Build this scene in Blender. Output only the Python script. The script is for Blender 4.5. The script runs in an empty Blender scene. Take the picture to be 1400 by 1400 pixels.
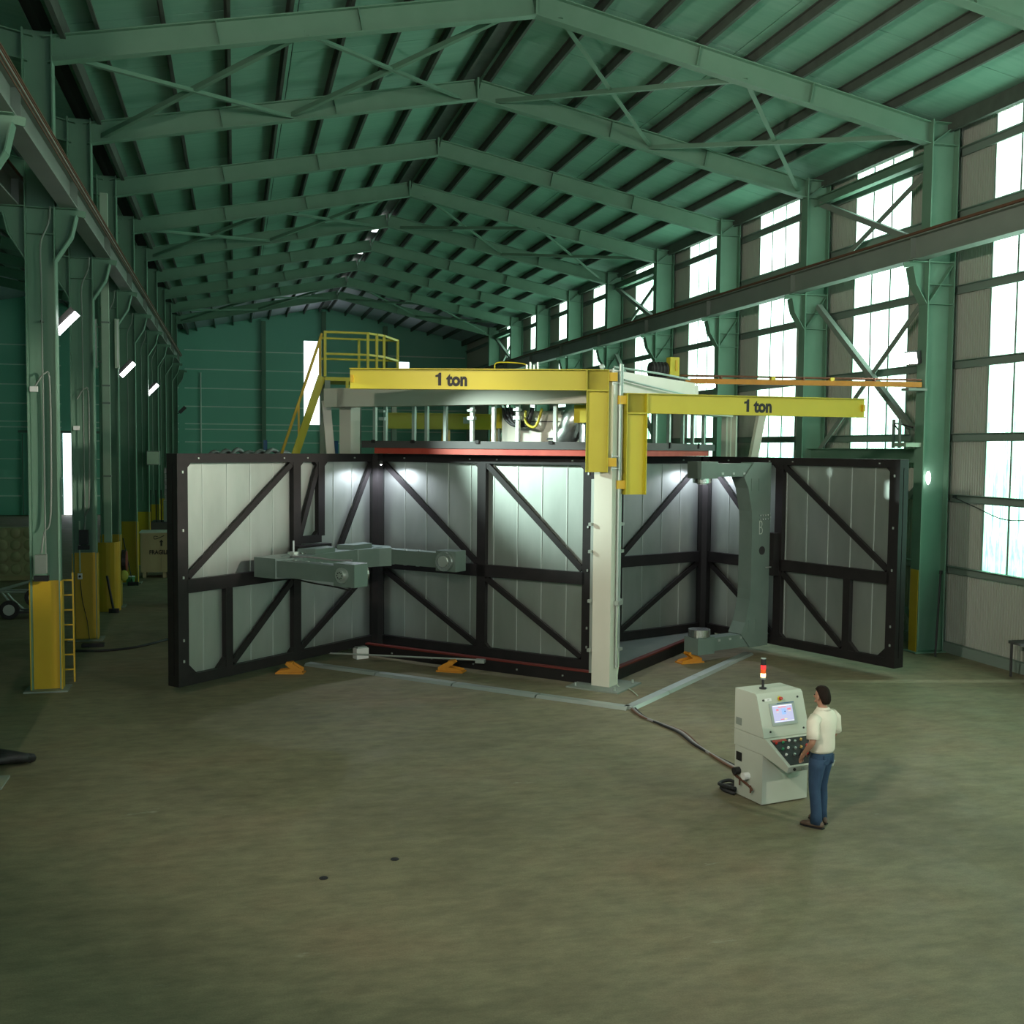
import bpy, bmesh, math, random
from mathutils import Vector, Matrix
random.seed(7)
sc = bpy.context.scene
COL = sc.collection
R = math.radians

# ------------------------------------------------------------------ camera
CAM_H = 4.8
yaw, pit, rol = .2528, .0590, .0094
r_ = Vector((math.cos(yaw), -math.sin(yaw), 0))
fw = Vector((math.sin(yaw)*math.cos(pit), math.cos(yaw)*math.cos(pit), -math.sin(pit)))
up = r_.cross(fw)
cx = r_*math.cos(rol) + up*math.sin(rol)
cy = up*math.cos(rol) - r_*math.sin(rol)
cd = bpy.data.cameras.new('camera')
cam = bpy.data.objects.new('camera', cd); COL.objects.link(cam)
cam.matrix_world = Matrix(((cx.x, cy.x, -fw.x, 0), (cx.y, cy.y, -fw.y, 0), (cx.z, cy.z, -fw.z, CAM_H), (0, 0, 0, 1)))
cd.sensor_fit = 'HORIZONTAL'; cd.sensor_width = 36; cd.lens = 1467/1400*36
cd.clip_end = 300
sc.camera = cam
# ------------------------------------------------------------------ world, exposure
w = bpy.data.worlds.new('world'); sc.world = w; w.use_nodes = True
bgn = w.node_tree.nodes['Background']
bgn.inputs[0].default_value = (.86, .93, 1, 1); bgn.inputs[1].default_value = 3.0
sc.view_settings.view_transform = 'Standard'; sc.view_settings.look = 'None'
sc.view_settings.gamma = 1; sc.view_settings.use_curve_mapping = False
sc.view_settings.exposure = 0.12
WINDOW_LIGHT = 3.4          # radiance of the sky-lit fibreglass sheets
sc.cycles.max_bounces = 5; sc.cycles.diffuse_bounces = 4; sc.cycles.glossy_bounces = 2
sc.cycles.caustics_reflective = False; sc.cycles.caustics_refractive = False
FLOOD = 1.0                 # scale of every floodlight

# ------------------------------------------------------------------ materials
MATS = {}
def mat(name, col, rough=.6, metal=0., col2=None, scale=3., amount=.5, bump=0., bscale=40., stretch=(1, 1, 1), emit=None, strength=1., spec=.5, detail=5.):
    m = bpy.data.materials.new(name); m.use_nodes = True; MATS[name] = m
    nt = m.node_tree; N = nt.nodes; L = nt.links
    b = N['Principled BSDF']
    b.inputs['Roughness'].default_value = rough; b.inputs['Metallic'].default_value = metal
    b.inputs['Specular IOR Level'].default_value = spec
    c = (*col, 1); b.inputs['Base Color'].default_value = c
    if col2 is not None or bump:
        tc = N.new('ShaderNodeTexCoord'); mp = N.new('ShaderNodeMapping')
        mp.inputs['Scale'].default_value = stretch
        L.new(tc.outputs['Object'], mp.inputs[0])
    if col2 is not None:
        n = N.new('ShaderNodeTexNoise'); n.inputs['Scale'].default_value = scale; n.inputs['Detail'].default_value = detail
        L.new(mp.outputs[0], n.inputs[0])
        rp = N.new('ShaderNodeValToRGB'); rp.color_ramp.elements[0].position = .5-amount*.5; rp.color_ramp.elements[1].position = .5+amount*.5
        rp.color_ramp.elements[0].color = c; rp.color_ramp.elements[1].color = (*col2, 1)
        L.new(n.outputs[0], rp.inputs[0]); L.new(rp.outputs[0], b.inputs['Base Color'])
    if bump:
        n2 = N.new('ShaderNodeTexNoise'); n2.inputs['Scale'].default_value = bscale
        L.new(mp.outputs[0], n2.inputs[0])
        bp = N.new('ShaderNodeBump'); bp.inputs['Strength'].default_value = bump; bp.inputs['Distance'].default_value = .02
        L.new(n2.outputs[0], bp.inputs['Height']); L.new(bp.outputs[0], b.inputs['Normal'])
    if emit is not None:
        b.inputs['Emission Color'].default_value = (*emit, 1); b.inputs['Emission Strength'].default_value = strength
    return m
GREEN = mat('green_paint', (.135, .26, .18), .6, 0, (.18, .31, .225), 1.5, .7, spec=.3)
GREEN2 = mat('grey_green_girder', (.20, .24, .205), .6, 0, (.26, .30, .26), 1.2, .7)
DECK = mat('roof_deck', (.18, .39, .28), .7, 0, (.24, .47, .35), .8, .7, .15, 30, (1, 12, 1))
PURL = mat('purlin_paint', (.07, .085, .07), .7, 0, (.10, .12, .10), 3)
CLAD = mat('wall_cladding', (.44, .47, .40), .6, .1, (.52, .55, .47), .8, .7, stretch=(1, 1, .15))
GIRT = mat('girt_paint', (.20, .26, .22), .6)
FARW = mat('far_wall_cladding', (.24, .60, .47), .7, 0, (.29, .66, .52), .5, .7, stretch=(1, 1, .2))
DARK = mat('dark_void', (.03, .035, .03), .9)
BLACK = mat('black_frame', (.010, .010, .010), .55, 0, (.018, .016, .016), 4, .6, spec=.25)
CHAR = mat('charcoal_band', (.045, .047, .047), .6, 0, (.065, .065, .062), 3)
GALV = mat('galvanised_sheet', (.36, .41, .375), .38, .85, (.52, .57, .53), 2.2, .8, .03, 60, (1, 1, .35))
GALV2 = mat('galvanised_post', (.50, .56, .52), .42, .7)
STAIN = mat('stainless', (.62, .66, .63), .25, .95)
YEL = mat('yellow_paint', (.52, .45, .022), .45, 0, (.58, .51, .032), 1.5, .7)
YELG = mat('yellow_guard', (.58, .36, .015), .5, 0, (.66, .43, .02), 2, .7)
ORANGE = mat('orange_paint', (.62, .26, .02), .5, 0, (.5, .2, .02), 6, .5)
RED = mat('red_seal', (.36, .035, .02), .55, 0, (.46, .07, .04), 3, .5)
WHITE = mat('cream_paint', (.60, .60, .50), .45, 0, (.66, .66, .56), 1.0, .6)
PIPEW = mat('pale_green_pipe', (.48, .60, .46), .5, 0, (.42, .53, .40), 2, .5)
ARM = mat('arm_paint', (.125, .18, .155), .45, .1, (.165, .225, .195), 2, .6)
RUST = mat('rusty_rail', (.12, .055, .03), .8, 0, (.20, .09, .05), 5, .6)
CONS = mat('console_paint', (.46, .50, .42), .45, 0, (.50, .54, .46), 1.5, .6)
RUBBER = mat('black_rubber', (.015, .015, .016), .6)
CABLEG = mat('grey_cable', (.32, .31, .31), .5)
BLUE = mat('blue_steel', (.02, .10, .25), .5)
WOOD = mat('crate_plywood', (.46, .38, .22), .7, 0, (.38, .30, .17), 3, .6, stretch=(1, 1, .2))
FOAM = mat('pale_foam', (.48, .44, .26), .9, 0, (.38, .36, .21), 4, .6)
WRAP = mat('shrink_wrap', (.35, .36, .36), .25, 0, (.12, .12, .12), 4, .7)
LIME = mat('lime_jacket', (.42, .50, .08), .7)
SHIRT = mat('cream_shirt', (.84, .80, .66), .85, 0, (.78, .74, .60), 6, .6, .2, 12)
JEANS = mat('blue_denim', (.018, .045, .095), .85, 0, (.035, .08, .145), 7, .7, .2, 60)
SKIN = mat('skin', (.42, .22, .14), .55)
HAIR = mat('dark_hair', (.012, .008, .006), .8, 0, (.02, .013, .009), 30, .6, .4, 80, spec=.15)
SHOE = mat('brown_shoe', (.10, .065, .045), .6, 0, (.16, .11, .08), 12)
BELT = mat('belt_leather', (.11, .045, .025), .5)
PAPER = mat('white_label', (.75, .77, .74), .6)
INK = mat('black_ink', (.012, .012, .012), .6)
CHALK = mat('chalk_mark', (.5, .55, .5), .9)
LAMPBODY = mat('lamp_housing', (.05, .05, .05), .5)
LAMPW = mat('lamp_tube_lit', (1, 1, 1), .5, emit=(1, .97, 1), strength=14)
SOCK = mat('grey_sock', (.3, .3, .28), .9)

def floor_mat():
    m = bpy.data.materials.new('concrete_floor'); m.use_nodes = True
    nt = m.node_tree; N = nt.nodes; L = nt.links; b = N['Principled BSDF']
    tc = N.new('ShaderNodeTexCoord')
    def noise(scale, det=6, rough=.6, st=(1, 1, 1)):
        mp = N.new('ShaderNodeMapping'); mp.inputs['Scale'].default_value = st; L.new(tc.outputs['Object'], mp.inputs[0])
        n = N.new('ShaderNodeTexNoise'); n.inputs['Scale'].default_value = scale; n.inputs['Detail'].default_value = det; n.inputs['Roughness'].default_value = rough
        L.new(mp.outputs[0], n.inputs[0]); return n.outputs[0]
    def ramp(src, stops):
        r = N.new('ShaderNodeValToRGB'); e = r.color_ramp.elements
        e[0].position, e[0].color = stops[0][0], (*stops[0][1], 1); e[1].position, e[1].color = stops[-1][0], (*stops[-1][1], 1)
        for p, c in stops[1:-1]:
            k = e.new(p); k.color = (*c, 1)
        L.new(src, r.inputs[0]); return r.outputs[0]
    def mix(f, a, c, mode='MIX'):
        x = N.new('ShaderNodeMix'); x.data_type = 'RGBA'; x.blend_type = mode
        if isinstance(f, float): x.inputs[0].default_value = f
        else: L.new(f, x.inputs[0])
        L.new(a, x.inputs[6]); L.new(c, x.inputs[7]); return x.outputs[2]
    base = ramp(noise(.28, 4), [(.30, (.165, .145, .086)), (.50, (.225, .205, .123)), (.70, (.245, .19, .115))])
    fine = ramp(noise(2.2, 8, .7, (1, 2.2, 1)), [(.3, (.70, .70, .70)), (.7, (1.2, 1.2, 1.2))])
    c = mix(1., base, fine, 'MULTIPLY')
    grit = ramp(noise(60, 3), [(.3, (.86, .86, .86)), (.7, (1.1, 1.1, 1.1))])
    c = mix(1., c, grit, 'MULTIPLY')
    scuff = ramp(noise(.9, 9, .75, (.7, 2.4, 1)), [(.635, (0, 0, 0)), (.72, (1, 1, 1))])
    sc_col = N.new('ShaderNodeRGB'); sc_col.outputs[0].default_value = (.42, .43, .34, 1)
    s2 = N.new('ShaderNodeMath'); s2.operation = 'MULTIPLY'; s2.inputs[1].default_value = .7; L.new(scuff, s2.inputs[0])
    c = mix(s2.outputs[0], c, sc_col.outputs[0])
    L.new(c, b.inputs['Base Color'])
    rr = ramp(noise(1.3, 5), [(.3, (.62, .62, .62)), (.7, (.82, .82, .82))])
    L.new(rr, b.inputs['Roughness'])
    bp = N.new('ShaderNodeBump'); bp.inputs['Strength'].default_value = .08; bp.inputs['Distance'].default_value = .02
    L.new(noise(30, 4), bp.inputs['Height']); L.new(bp.outputs[0], b.inputs['Normal'])
    return m
FLOOR = floor_mat()

def window_mat():
    # sun-bleached fibreglass sheet, lit from outside: it gives off the daylight that enters the hall
    m = bpy.data.materials.new('skylit_fibreglass'); m.use_nodes = True
    nt = m.node_tree; N = nt.nodes; L = nt.links; b = N['Principled BSDF']
    b.inputs['Base Color'].default_value = (.45, .60, .52, 1); b.inputs['Roughness'].default_value = .4
    tc = N.new('ShaderNodeTexCoord'); mp = N.new('ShaderNodeMapping'); mp.inputs['Scale'].default_value = (1, 7, .35)
    L.new(tc.outputs['Object'], mp.inputs[0])
    n = N.new('ShaderNodeTexNoise'); n.inputs['Scale'].default_value = 2.4; n.inputs['Detail'].default_value = 9; n.inputs['Roughness'].default_value = .72
    L.new(mp.outputs[0], n.inputs[0])
    sx = N.new('ShaderNodeSeparateXYZ'); L.new(tc.outputs['Object'], sx.inputs[0])
    mr = N.new('ShaderNodeMapRange'); mr.inputs[1].default_value = 0; mr.inputs[2].default_value = 8; mr.inputs[3].default_value = -.10; mr.inputs[4].default_value = .10
    L.new(sx.outputs['Z'], mr.inputs[0])
    ad = N.new('ShaderNodeMath'); L.new(n.outputs[0], ad.inputs[0]); L.new(mr.outputs[0], ad.inputs[1])
    rp = N.new('ShaderNodeValToRGB'); e = rp.color_ramp.elements
    e[0].position = .34; e[0].color = (.03, .14, .085, 1); e[1].position = .66; e[1].color = (.78, 1, .90, 1)
    k = e.new(.46); k.color = (.16, .42, .30, 1)
    L.new(ad.outputs[0], rp.inputs[0]); L.new(rp.outputs[0], b.inputs['Emission Color'])
    b.inputs['Emission Strength'].default_value = WINDOW_LIGHT
    return m
WIN = window_mat()

# ------------------------------------------------------------------ mesh helpers
def frame_of(d, upv=(0, 0, 1)):
    d = Vector(d).normalized(); u = Vector(upv)
    if abs(d.dot(u)) > .98: u = Vector((0, 1, 0))
    s = d.cross(u).normalized(); u = s.cross(d).normalized()
    return d, s, u
def prism(bm, poly, origin, ax_u, ax_v, ax_n, t0, t1):
    """extrude the 2-D outline poly (in ax_u, ax_v) from t0 to t1 along ax_n"""
    o = Vector(origin); a = Vector(ax_u); b = Vector(ax_v); n = Vector(ax_n)
    v0 = [bm.verts.new(o+a*p[0]+b*p[1]+n*t0) for p in poly]
    v1 = [bm.verts.new(o+a*p[0]+b*p[1]+n*t1) for p in poly]
    k = len(poly)
    bm.faces.new(v0[::-1]); bm.faces.new(v1)
    for i in range(k): bm.faces.new((v0[i], v0[(i+1) % k], v1[(i+1) % k], v1[i]))
def bar(bm, p0, p1, wd, ht, upv=(0, 0, 1)):
    p0, p1 = Vector(p0), Vector(p1); d, s, u = frame_of(p1-p0, upv)
    prism(bm, [(-wd/2, -ht/2), (wd/2, -ht/2), (wd/2, ht/2), (-wd/2, ht/2)], p0, s, u, d, 0, (p1-p0).length)
def ibeam(bm, p0, p1, wd, dp, tf=.025, tw=.018, upv=(0, 0, 1)):
    p0, p1 = Vector(p0), Vector(p1); d, s, u = frame_of(p1-p0, upv)
    a, h, t = wd/2, dp/2, tw/2
    poly = [(-a, -h), (a, -h), (a, -h+tf), (t, -h+tf), (t, h-tf), (a, h-tf), (a, h), (-a, h), (-a, h-tf), (-t, h-tf), (-t, -h+tf), (-a, -h+tf)]
    prism(bm, poly, p0, s, u, d, 0, (p1-p0).length)
def angle(bm, p0, p1, w=.1, t=.012, upv=(0, 0, 1)):
    p0, p1 = Vector(p0), Vector(p1); d, s, u = frame_of(p1-p0, upv)
    prism(bm, [(0, 0), (w, 0), (w, t), (t, t), (t, w), (0, w)], p0, s, u, d, 0, (p1-p0).length)
def box(bm, c, s, rz=0.):
    c = Vector(c); a = Vector((math.cos(rz), math.sin(rz), 0)); b = Vector((-math.sin(rz), math.cos(rz), 0))
    x, y = s[0]/2, s[1]/2
    prism(bm, [(-x, -y), (x, -y), (x, y), (-x, y)], c, a, b, (0, 0, 1), -s[2]/2, s[2]/2)
def cyl(bm, p0, p1, r0, n=12, r1=None):
    p0, p1 = Vector(p0), Vector(p1); d, s, u = frame_of(p1-p0); r1 = r0 if r1 is None else r1
    a = [bm.verts.new(p0+(s*math.cos(6.28319*i/n)+u*math.sin(6.28319*i/n))*r0) for i in range(n)]
    b = [bm.verts.new(p1+(s*math.cos(6.28319*i/n)+u*math.sin(6.28319*i/n))*r1) for i in range(n)]
    bm.faces.new(a[::-1]); bm.faces.new(b)
    for i in range(n): bm.faces.new((a[i], a[(i+1) % n], b[(i+1) % n], b[i]))
def smooth_pts(pts, k=5):
    pts = [Vector(p) for p in pts]; out = []
    for i in range(len(pts)-1):
        p0 = pts[max(i-1, 0)]; p1 = pts[i]; p2 = pts[i+1]; p3 = pts[min(i+2, len(pts)-1)]
        for j in range(k):
            t = j/k
            out.append(.5*((2*p1)+(p2-p0)*t+(2*p0-5*p1+4*p2-p3)*t*t+(3*p1-p0-3*p2+p3)*t**3))
    return out+[pts[-1]]
def tube(bm, pts, rad, n=8, k=5):
    pts = smooth_pts(pts, k) if k else [Vector(p) for p in pts]
    rings = []; m = len(pts)
    for i, p in enumerate(pts):
        d, s, u = frame_of(pts[min(i+1, m-1)]-pts[max(i-1, 0)])
        rr = rad(i/(m-1)) if callable(rad) else rad
        rings.append([bm.verts.new(p+(s*math.cos(6.28319*j/n)+u*math.sin(6.28319*j/n))*rr) for j in range(n)])
    for a, b in zip(rings, rings[1:]):
        for j in range(n): bm.faces.new((a[j], a[(j+1) % n], b[(j+1) % n], b[j]))
    bm.faces.new(rings[0][::-1]); bm.faces.new(rings[-1])
def loft(bm, rings, cap=True):
    """rings: list of lists of points, all the same length"""
    vs = [[bm.verts.new(p) for p in r] for r in rings]; n = len(vs[0])
    for a, b in zip(vs, vs[1:]):
        for j in range(n): bm.faces.new((a[j], a[(j+1) % n], b[(j+1) % n], b[j]))
    if cap: bm.faces.new(vs[0][::-1]); bm.faces.new(vs[-1])
def ell(c, rx, ry, n=16, rot=0., tilt=None):
    c = Vector(c); a = Vector((math.cos(rot), math.sin(rot), 0)); b = Vector((-math.sin(rot), math.cos(rot), 0))
    if tilt is not None:
        d, s, u = frame_of(tilt, (0, 1, 0)); a, b = s, u
    return [c+a*rx*math.cos(6.28319*i/n)+b*ry*math.sin(6.28319*i/n) for i in range(n)]
def sphere(bm, c, r, nu=12, nv=8, zs=1.):
    c = Vector(c)
    if not hasattr(r, '__len__'): r = (r, r, r*zs)
    rings = []
    for i in range(1, nv):
        t = math.pi*i/nv
        rings.append([bm.verts.new(c+Vector((r[0]*math.sin(t)*math.cos(6.28319*j/nu), r[1]*math.sin(t)*math.sin(6.28319*j/nu), -r[2]*math.cos(t)))) for j in range(nu)])
    lo = bm.verts.new(c-Vector((0, 0, r[2]))); hi = bm.verts.new(c+Vector((0, 0, r[2])))
    for a, b in zip(rings, rings[1:]):
        for j in range(nu): bm.faces.new((a[j], a[(j+1) % nu], b[(j+1) % nu], b[j]))
    for j in range(nu):
        bm.faces.new((lo, rings[0][(j+1) % nu], rings[0][j])); bm.faces.new((hi, rings[-1][j], rings[-1][(j+1) % nu]))
def BM(): return bmesh.new()
def obj(name, bm, m, parent=None, world=True, smooth=False, bevel=0):
    """link the bmesh as one mesh object; vertices given in world space are moved into the parent's frame"""
    bmesh.ops.recalc_face_normals(bm, faces=bm.faces[:])
    if parent is not None and world:
        root = parent
        while root.parent is not None: root = root.parent
        M = root.get('_inv')
        if M: bm.transform(Matrix([M[i*4:i*4+4] for i in range(4)]))
    me = bpy.data.meshes.new(name); bm.to_mesh(me); bm.free()
    me.materials.append(m)
    if smooth:
        for p in me.polygons: p.use_smooth = True
    o = bpy.data.objects.new(name, me); COL.objects.link(o)
    if parent is not None: o.parent = parent
    return o
def tag(o, label, cat, group=None):
    o['label'] = label; o['category'] = cat
    if group: o['group'] = group
    return o
def thing(name, label, cat, loc=(0, 0, 0), rz=0., group=None):
    o = bpy.data.objects.new(name, None); COL.objects.link(o); o.empty_display_size = .2
    o.location = loc; o.rotation_euler = (0, 0, rz)
    M = (Matrix.Translation(loc) @ Matrix.Rotation(rz, 4, 'Z')).inverted()
    o['_inv'] = [x for row in M for x in row]
    return tag(o, label, cat, group)
def struct(o, label=None):
    o['kind'] = 'structure'
    if label: o['label'] = label
    return o
def sbase(name, label, loc=(0, 0, 0)):
    o = bpy.data.objects.new(name, None); COL.objects.link(o); o.location = loc
    M = Matrix.Translation(loc).inverted(); o['_inv'] = [x for row in M for x in row]
    o['kind'] = 'structure'; o['label'] = label
    return o
def inst(src, loc, parent, name=None, sc_=None):
    o = src.copy(); COL.objects.link(o); o.parent = parent; o.location = loc
    if sc_: o.scale = sc_
    return o
def text_mesh(name, body, size, parent, M, m=INK, sx=1., bold=.0, ext=.003):
    """flat lettering; M maps the text plane (x right, y up) into the world"""
    cu = bpy.data.curves.new(name, 'FONT'); cu.body = body; cu.size = size; cu.extrude = ext; cu.offset = bold
    cu.align_x = 'CENTER'; cu.align_y = 'CENTER'; cu.resolution_u = 3
    t = bpy.data.objects.new(name+'_tmp', cu); COL.objects.link(t)
    dg = bpy.context.evaluated_depsgraph_get(); me = bpy.data.meshes.new_from_object(t.evaluated_get(dg))
    bpy.data.objects.remove(t); bpy.data.curves.remove(cu)
    bm = BM(); bm.from_mesh(me); bpy.data.meshes.remove(me)
    bm.transform(M @ Matrix.Diagonal((sx, 1, 1, 1)))
    return obj(name, bm, m, parent)
def plane_matrix(origin, ax_x, ax_y):
    a = Vector(ax_x).normalized(); b = Vector(ax_y).normalized(); n = a.cross(b); o = Vector(origin)
    return Matrix(((a.x, b.x, n.x, o.x), (a.y, b.y, n.y, o.y), (a.z, b.z, n.z, o.z), (0, 0, 0, 1)))
ORD = ['nearest', 'second', 'third', 'fourth', 'fifth', 'sixth', 'seventh', 'eighth', 'ninth', 'tenth', 'eleventh']
def spot(name, loc, target, watts, size=60, blend=.6, col=(1, 1, 1), rad=.15, parent=None):
    l = bpy.data.lights.new(name, 'SPOT'); l.energy = watts*FLOOD; l.spot_size = R(size); l.spot_blend = blend; l.color = col; l.shadow_soft_size = rad
    o = bpy.data.objects.new(name, l); COL.objects.link(o)
    o.location = loc; o.rotation_euler = (Vector(target)-Vector(loc)).to_track_quat('-Z', 'Y').to_euler()
    return o
# ================================================================== THE HALL
XL, XR, XW = -3.39, 15.78, 16.75
BAY, Y0 = 5.635, 28.02
YF, YN = 78.5, -8.0                     # far gable, wall behind the camera
XM = (XL+XR)/2
ZE, ZA = 12.0, 13.9                     # underside of rafters at the columns and at the ridge
SL = (ZA-ZE)/(XR-XM)
XC = -3.57                              # centre line of the left columns
XLL = 2*XC-XW                           # outer wall of the neighbouring aisle
def fy(i): return Y0+BAY*i
def deck_z(x): return 14.72-SL*abs(x-XM) if x > XC else 14.72-SL*abs(x-(2*XC-XM))

bm = BM(); box(bm, ((XW+XLL)/2, (YF+YN)/2, -.15), (XW-XLL+.6, YF-YN+.6, .3))
struct(obj('floor', bm, FLOOR), 'worn grey brown concrete floor of the hall')

# ---- roof: backing skin, sheets, purlins
ceil = sbase('ceiling', 'green painted pitched steel roof deck on dark purlins')
def slope_slab(bm, xa, xb, ya, yb, z_off, th):
    za, zb = deck_z(xa+(1e-4 if xa == XC else 0))+z_off, deck_z(xb-(1e-4 if xb == XC else 0))+z_off
    prism(bm, [(xa, za), (xb, zb), (xb, zb+th), (xa, za+th)], (0, 0, 0), (1, 0, 0), (0, 0, 1), (0, 1, 0), ya, yb)
XM2 = 2*XC-XM
def dz(x, main): return 14.72-SL*abs(x-(XM if main else XM2))
def slab2(bm, xa, xb, ya, yb, off, th, main):
    za, zb = dz(xa, main)+off, dz(xb, main)+off
    prism(bm, [(xa, za), (xb, zb), (xb, zb+th), (xa, za+th)], (0, 0, 0), (1, 0, 0), (0, 0, 1), (0, 1, 0), ya, yb)
bm = BM()
for xa, xb, mn in ((XC, XM, 1), (XM, XW+.3, 1), (XLL-.3, XM2, 0), (XM2, XC, 0)): slab2(bm, xa, xb, YN-.2, YF+.2, .06, .12, mn)
obj('roof_skin', bm, DARK, ceil)
def sheet_set(xa, xb, mn, step):
    n = round((YF-YN)/step); st = (YF-YN)/n
    bm = BM(); slab2(bm, xa, xb, 0, st-.022, 0, .03, mn)
    first = obj('roof_sheet', bm, DECK, ceil); first.location.y = YN
    lit_far = first.data.copy(); lit_far.materials.clear(); lit_far.materials.append(MATS.get('lit_far_deck') or mat('lit_far_deck', (.42, .44, .50), .5, .3, (.55, .57, .63), 1., .6, stretch=(1, 8, 1)))  # brightness of the far bays put into a lighter, greyer sheet colour
    for k in range(1, n):
        o = inst(first, (0, YN+k*st, 0), ceil)
        if YN+k*st > fy(7)-.5: o.data = lit_far
HALF = BAY/2
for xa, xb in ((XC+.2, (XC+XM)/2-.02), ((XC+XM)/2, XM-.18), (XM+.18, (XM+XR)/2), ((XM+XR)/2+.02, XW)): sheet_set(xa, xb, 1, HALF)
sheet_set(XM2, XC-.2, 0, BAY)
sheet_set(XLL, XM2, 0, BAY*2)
def purlin(x, mn, y0=YN, y1=YF):
    z = dz(x, mn); bm = BM()
    s = .035 if x < (XM if mn else XM2) else -.035
    poly = [(-.06, 0), (.02, 0), (.02, -.2), (.07, -.2), (.07, -.215), (0, -.215), (0, -.015), (-.06, -.015)]
    prism(bm, poly, (x, 0, z), (1, 0, 0), (0, 0, 1), (0, 1, 0), y0, y1)
    obj('purlin', bm, PURL, ceil)
NP = 8
for k in range(1, NP):
    purlin(XM+(XR-XM)*k/NP+.3, 1); purlin(XM-(XM-XC)*k/NP-.2, 1)
    purlin(XM2+(XC-XM2)*k/NP, 0)
for dx in (-.34, .34): purlin(XM+dx, 1)
for x in (XR+.55, XC+.45):                     # eave struts
    bm = BM(); bar(bm, (x, YN, dz(x, 1)-.2), (x, YF, dz(x, 1)-.2), .1, .36); obj('eave_strut', bm, PURL, ceil)
bm = BM(); prism(bm, [(-.2, -.06), (.2, -.06), (.2, .02), (-.2, .02)], (XM, 0, 14.72), (1, 0, 0), (0, 0, 1), (0, 1, 0), YN, YF)
obj('ridge_cap', bm, PURL, ceil)
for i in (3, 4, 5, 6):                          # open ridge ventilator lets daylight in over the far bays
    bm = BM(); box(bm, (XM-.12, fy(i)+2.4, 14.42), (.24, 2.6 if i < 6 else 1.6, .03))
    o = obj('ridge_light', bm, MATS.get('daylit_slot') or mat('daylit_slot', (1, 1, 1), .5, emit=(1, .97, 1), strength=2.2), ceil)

# ---- walls
bm = BM(); box(bm, (XW+.14, (YF+YN)/2, 6.5), (.12, YF-YN, 13)); wr = struct(obj('wall_right', bm, DARK), 'corrugated side wall with tall skylit fibreglass strips')
def corrugated(name, width, z0, z1, m, pitch=.085, amp=.042):
    n = max(2, round(width/pitch)); p = width/n; prof = []
    for i in range(n):
        for t, a in ((0, 1), (.28, 1), (.5, -1), (.78, -1)): prof.append(((i+t)*p, a*amp))
    prof.append((width, amp))
    bm = BM()
    lo = [bm.verts.new((q, y, z0)) for y, q in prof]; hi = [bm.verts.new((q, y, z1)) for y, q in prof]
    for i in range(len(prof)-1): bm.faces.new((lo[i], lo[i+1], hi[i+1], hi[i]))
    me = bpy.data.meshes.new(name); bm.to_mesh(me); bm.free(); me.materials.append(m); return me
WA, WB, WZ0, WZ1 = 1.90, 4.45, 1.97, 12.45
me_op = {}
def wall_piece(nm, me, y, par, x=XW, z=0):
    o = bpy.data.objects.new(nm, me); COL.objects.link(o); o.location = (x, y, z); o.parent = par; return o
me_a = corrugated('cladding_sheet', .948, 0, 12.7, CLAD); me_b = corrugated('cladding_sheet', .59, 0, 12.7, CLAD)
me_c = corrugated('cladding_sheet', .85, 0, WZ0, CLAD); me_w = corrugated('window_sheet', .845, WZ0, WZ1, WIN); me_t = corrugated('cladding_sheet', .85, WZ1, 12.8, CLAD)
wn = 0
for i in range(-7, 9):
    y = fy(i)
    if i == 8: continue
    if i == 7:
        for k in range(6): wall_piece('cladding_sheet', me_a, y+k*.94, wr)
        continue
    for k in range(2): wall_piece('cladding_sheet', me_a, y+.002+k*.95, wr)
    for k in range(2): wall_piece('cladding_sheet', me_b, y+WB+k*.5925, wr)
    wn += 1
    wd = sbase('window_%d' % wn, ('tall window strip of three skylit corrugated sheets, %s of those in view' % ORD[i+2]) if i >= -2 else 'tall window strip of skylit corrugated sheets behind the viewer, %s bay beyond the picture edge' % ORD[-i-3], (XW, y+WA, 0))
    for k in range(3):
        wall_piece('cladding_sheet', me_c, y+WA+k*.85, wr); wall_piece('cladding_sheet', me_t, y+WA+k*.85, wr)
        o = wall_piece('window_sheet', me_w, k*.85, wd, 0)
    for k in range(4):                          # dark lap strips between the fibreglass sheets
        bm = BM(); box(bm, (XW-.05, y+WA+k*.85, (WZ0+WZ1)/2), (.01, .05, WZ1-WZ0)); obj('lap_strip', bm, GIRT, wd)
yl = fy(8)
for k in range(2, 9): wall_piece('cladding_sheet', me_b, yl+k*.6, wr)
for k in range(2):
    if k < 2: wall_piece('cladding_sheet', me_b, yl+k*.6, wr)
for z in (2.0, 3.72, 5.17, 6.9, 8.66, 10.42, 11.88):
    for i in range(-6, 9):
        bm = BM(); prism(bm, [(0, 0), (-.14, 0), (-.14, -.012), (-.012, -.012), (-.012, -.17), (-.05, -.18), (-.05, -.192), (0, -.192)], (XW-.062, fy(i), z+.09), (1, 0, 0), (0, 0, 1), (0, 1, 0), .02, BAY-.02)
        obj('girt', bm, GIRT, wr)
bm = BM(); box(bm, (XW-.13, (YF+YN)/2, .12), (.16, YF-YN, .24)); struct(obj('baseboard_right', bm, GIRT), 'grey green base curb below the corrugated side wall')

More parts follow.
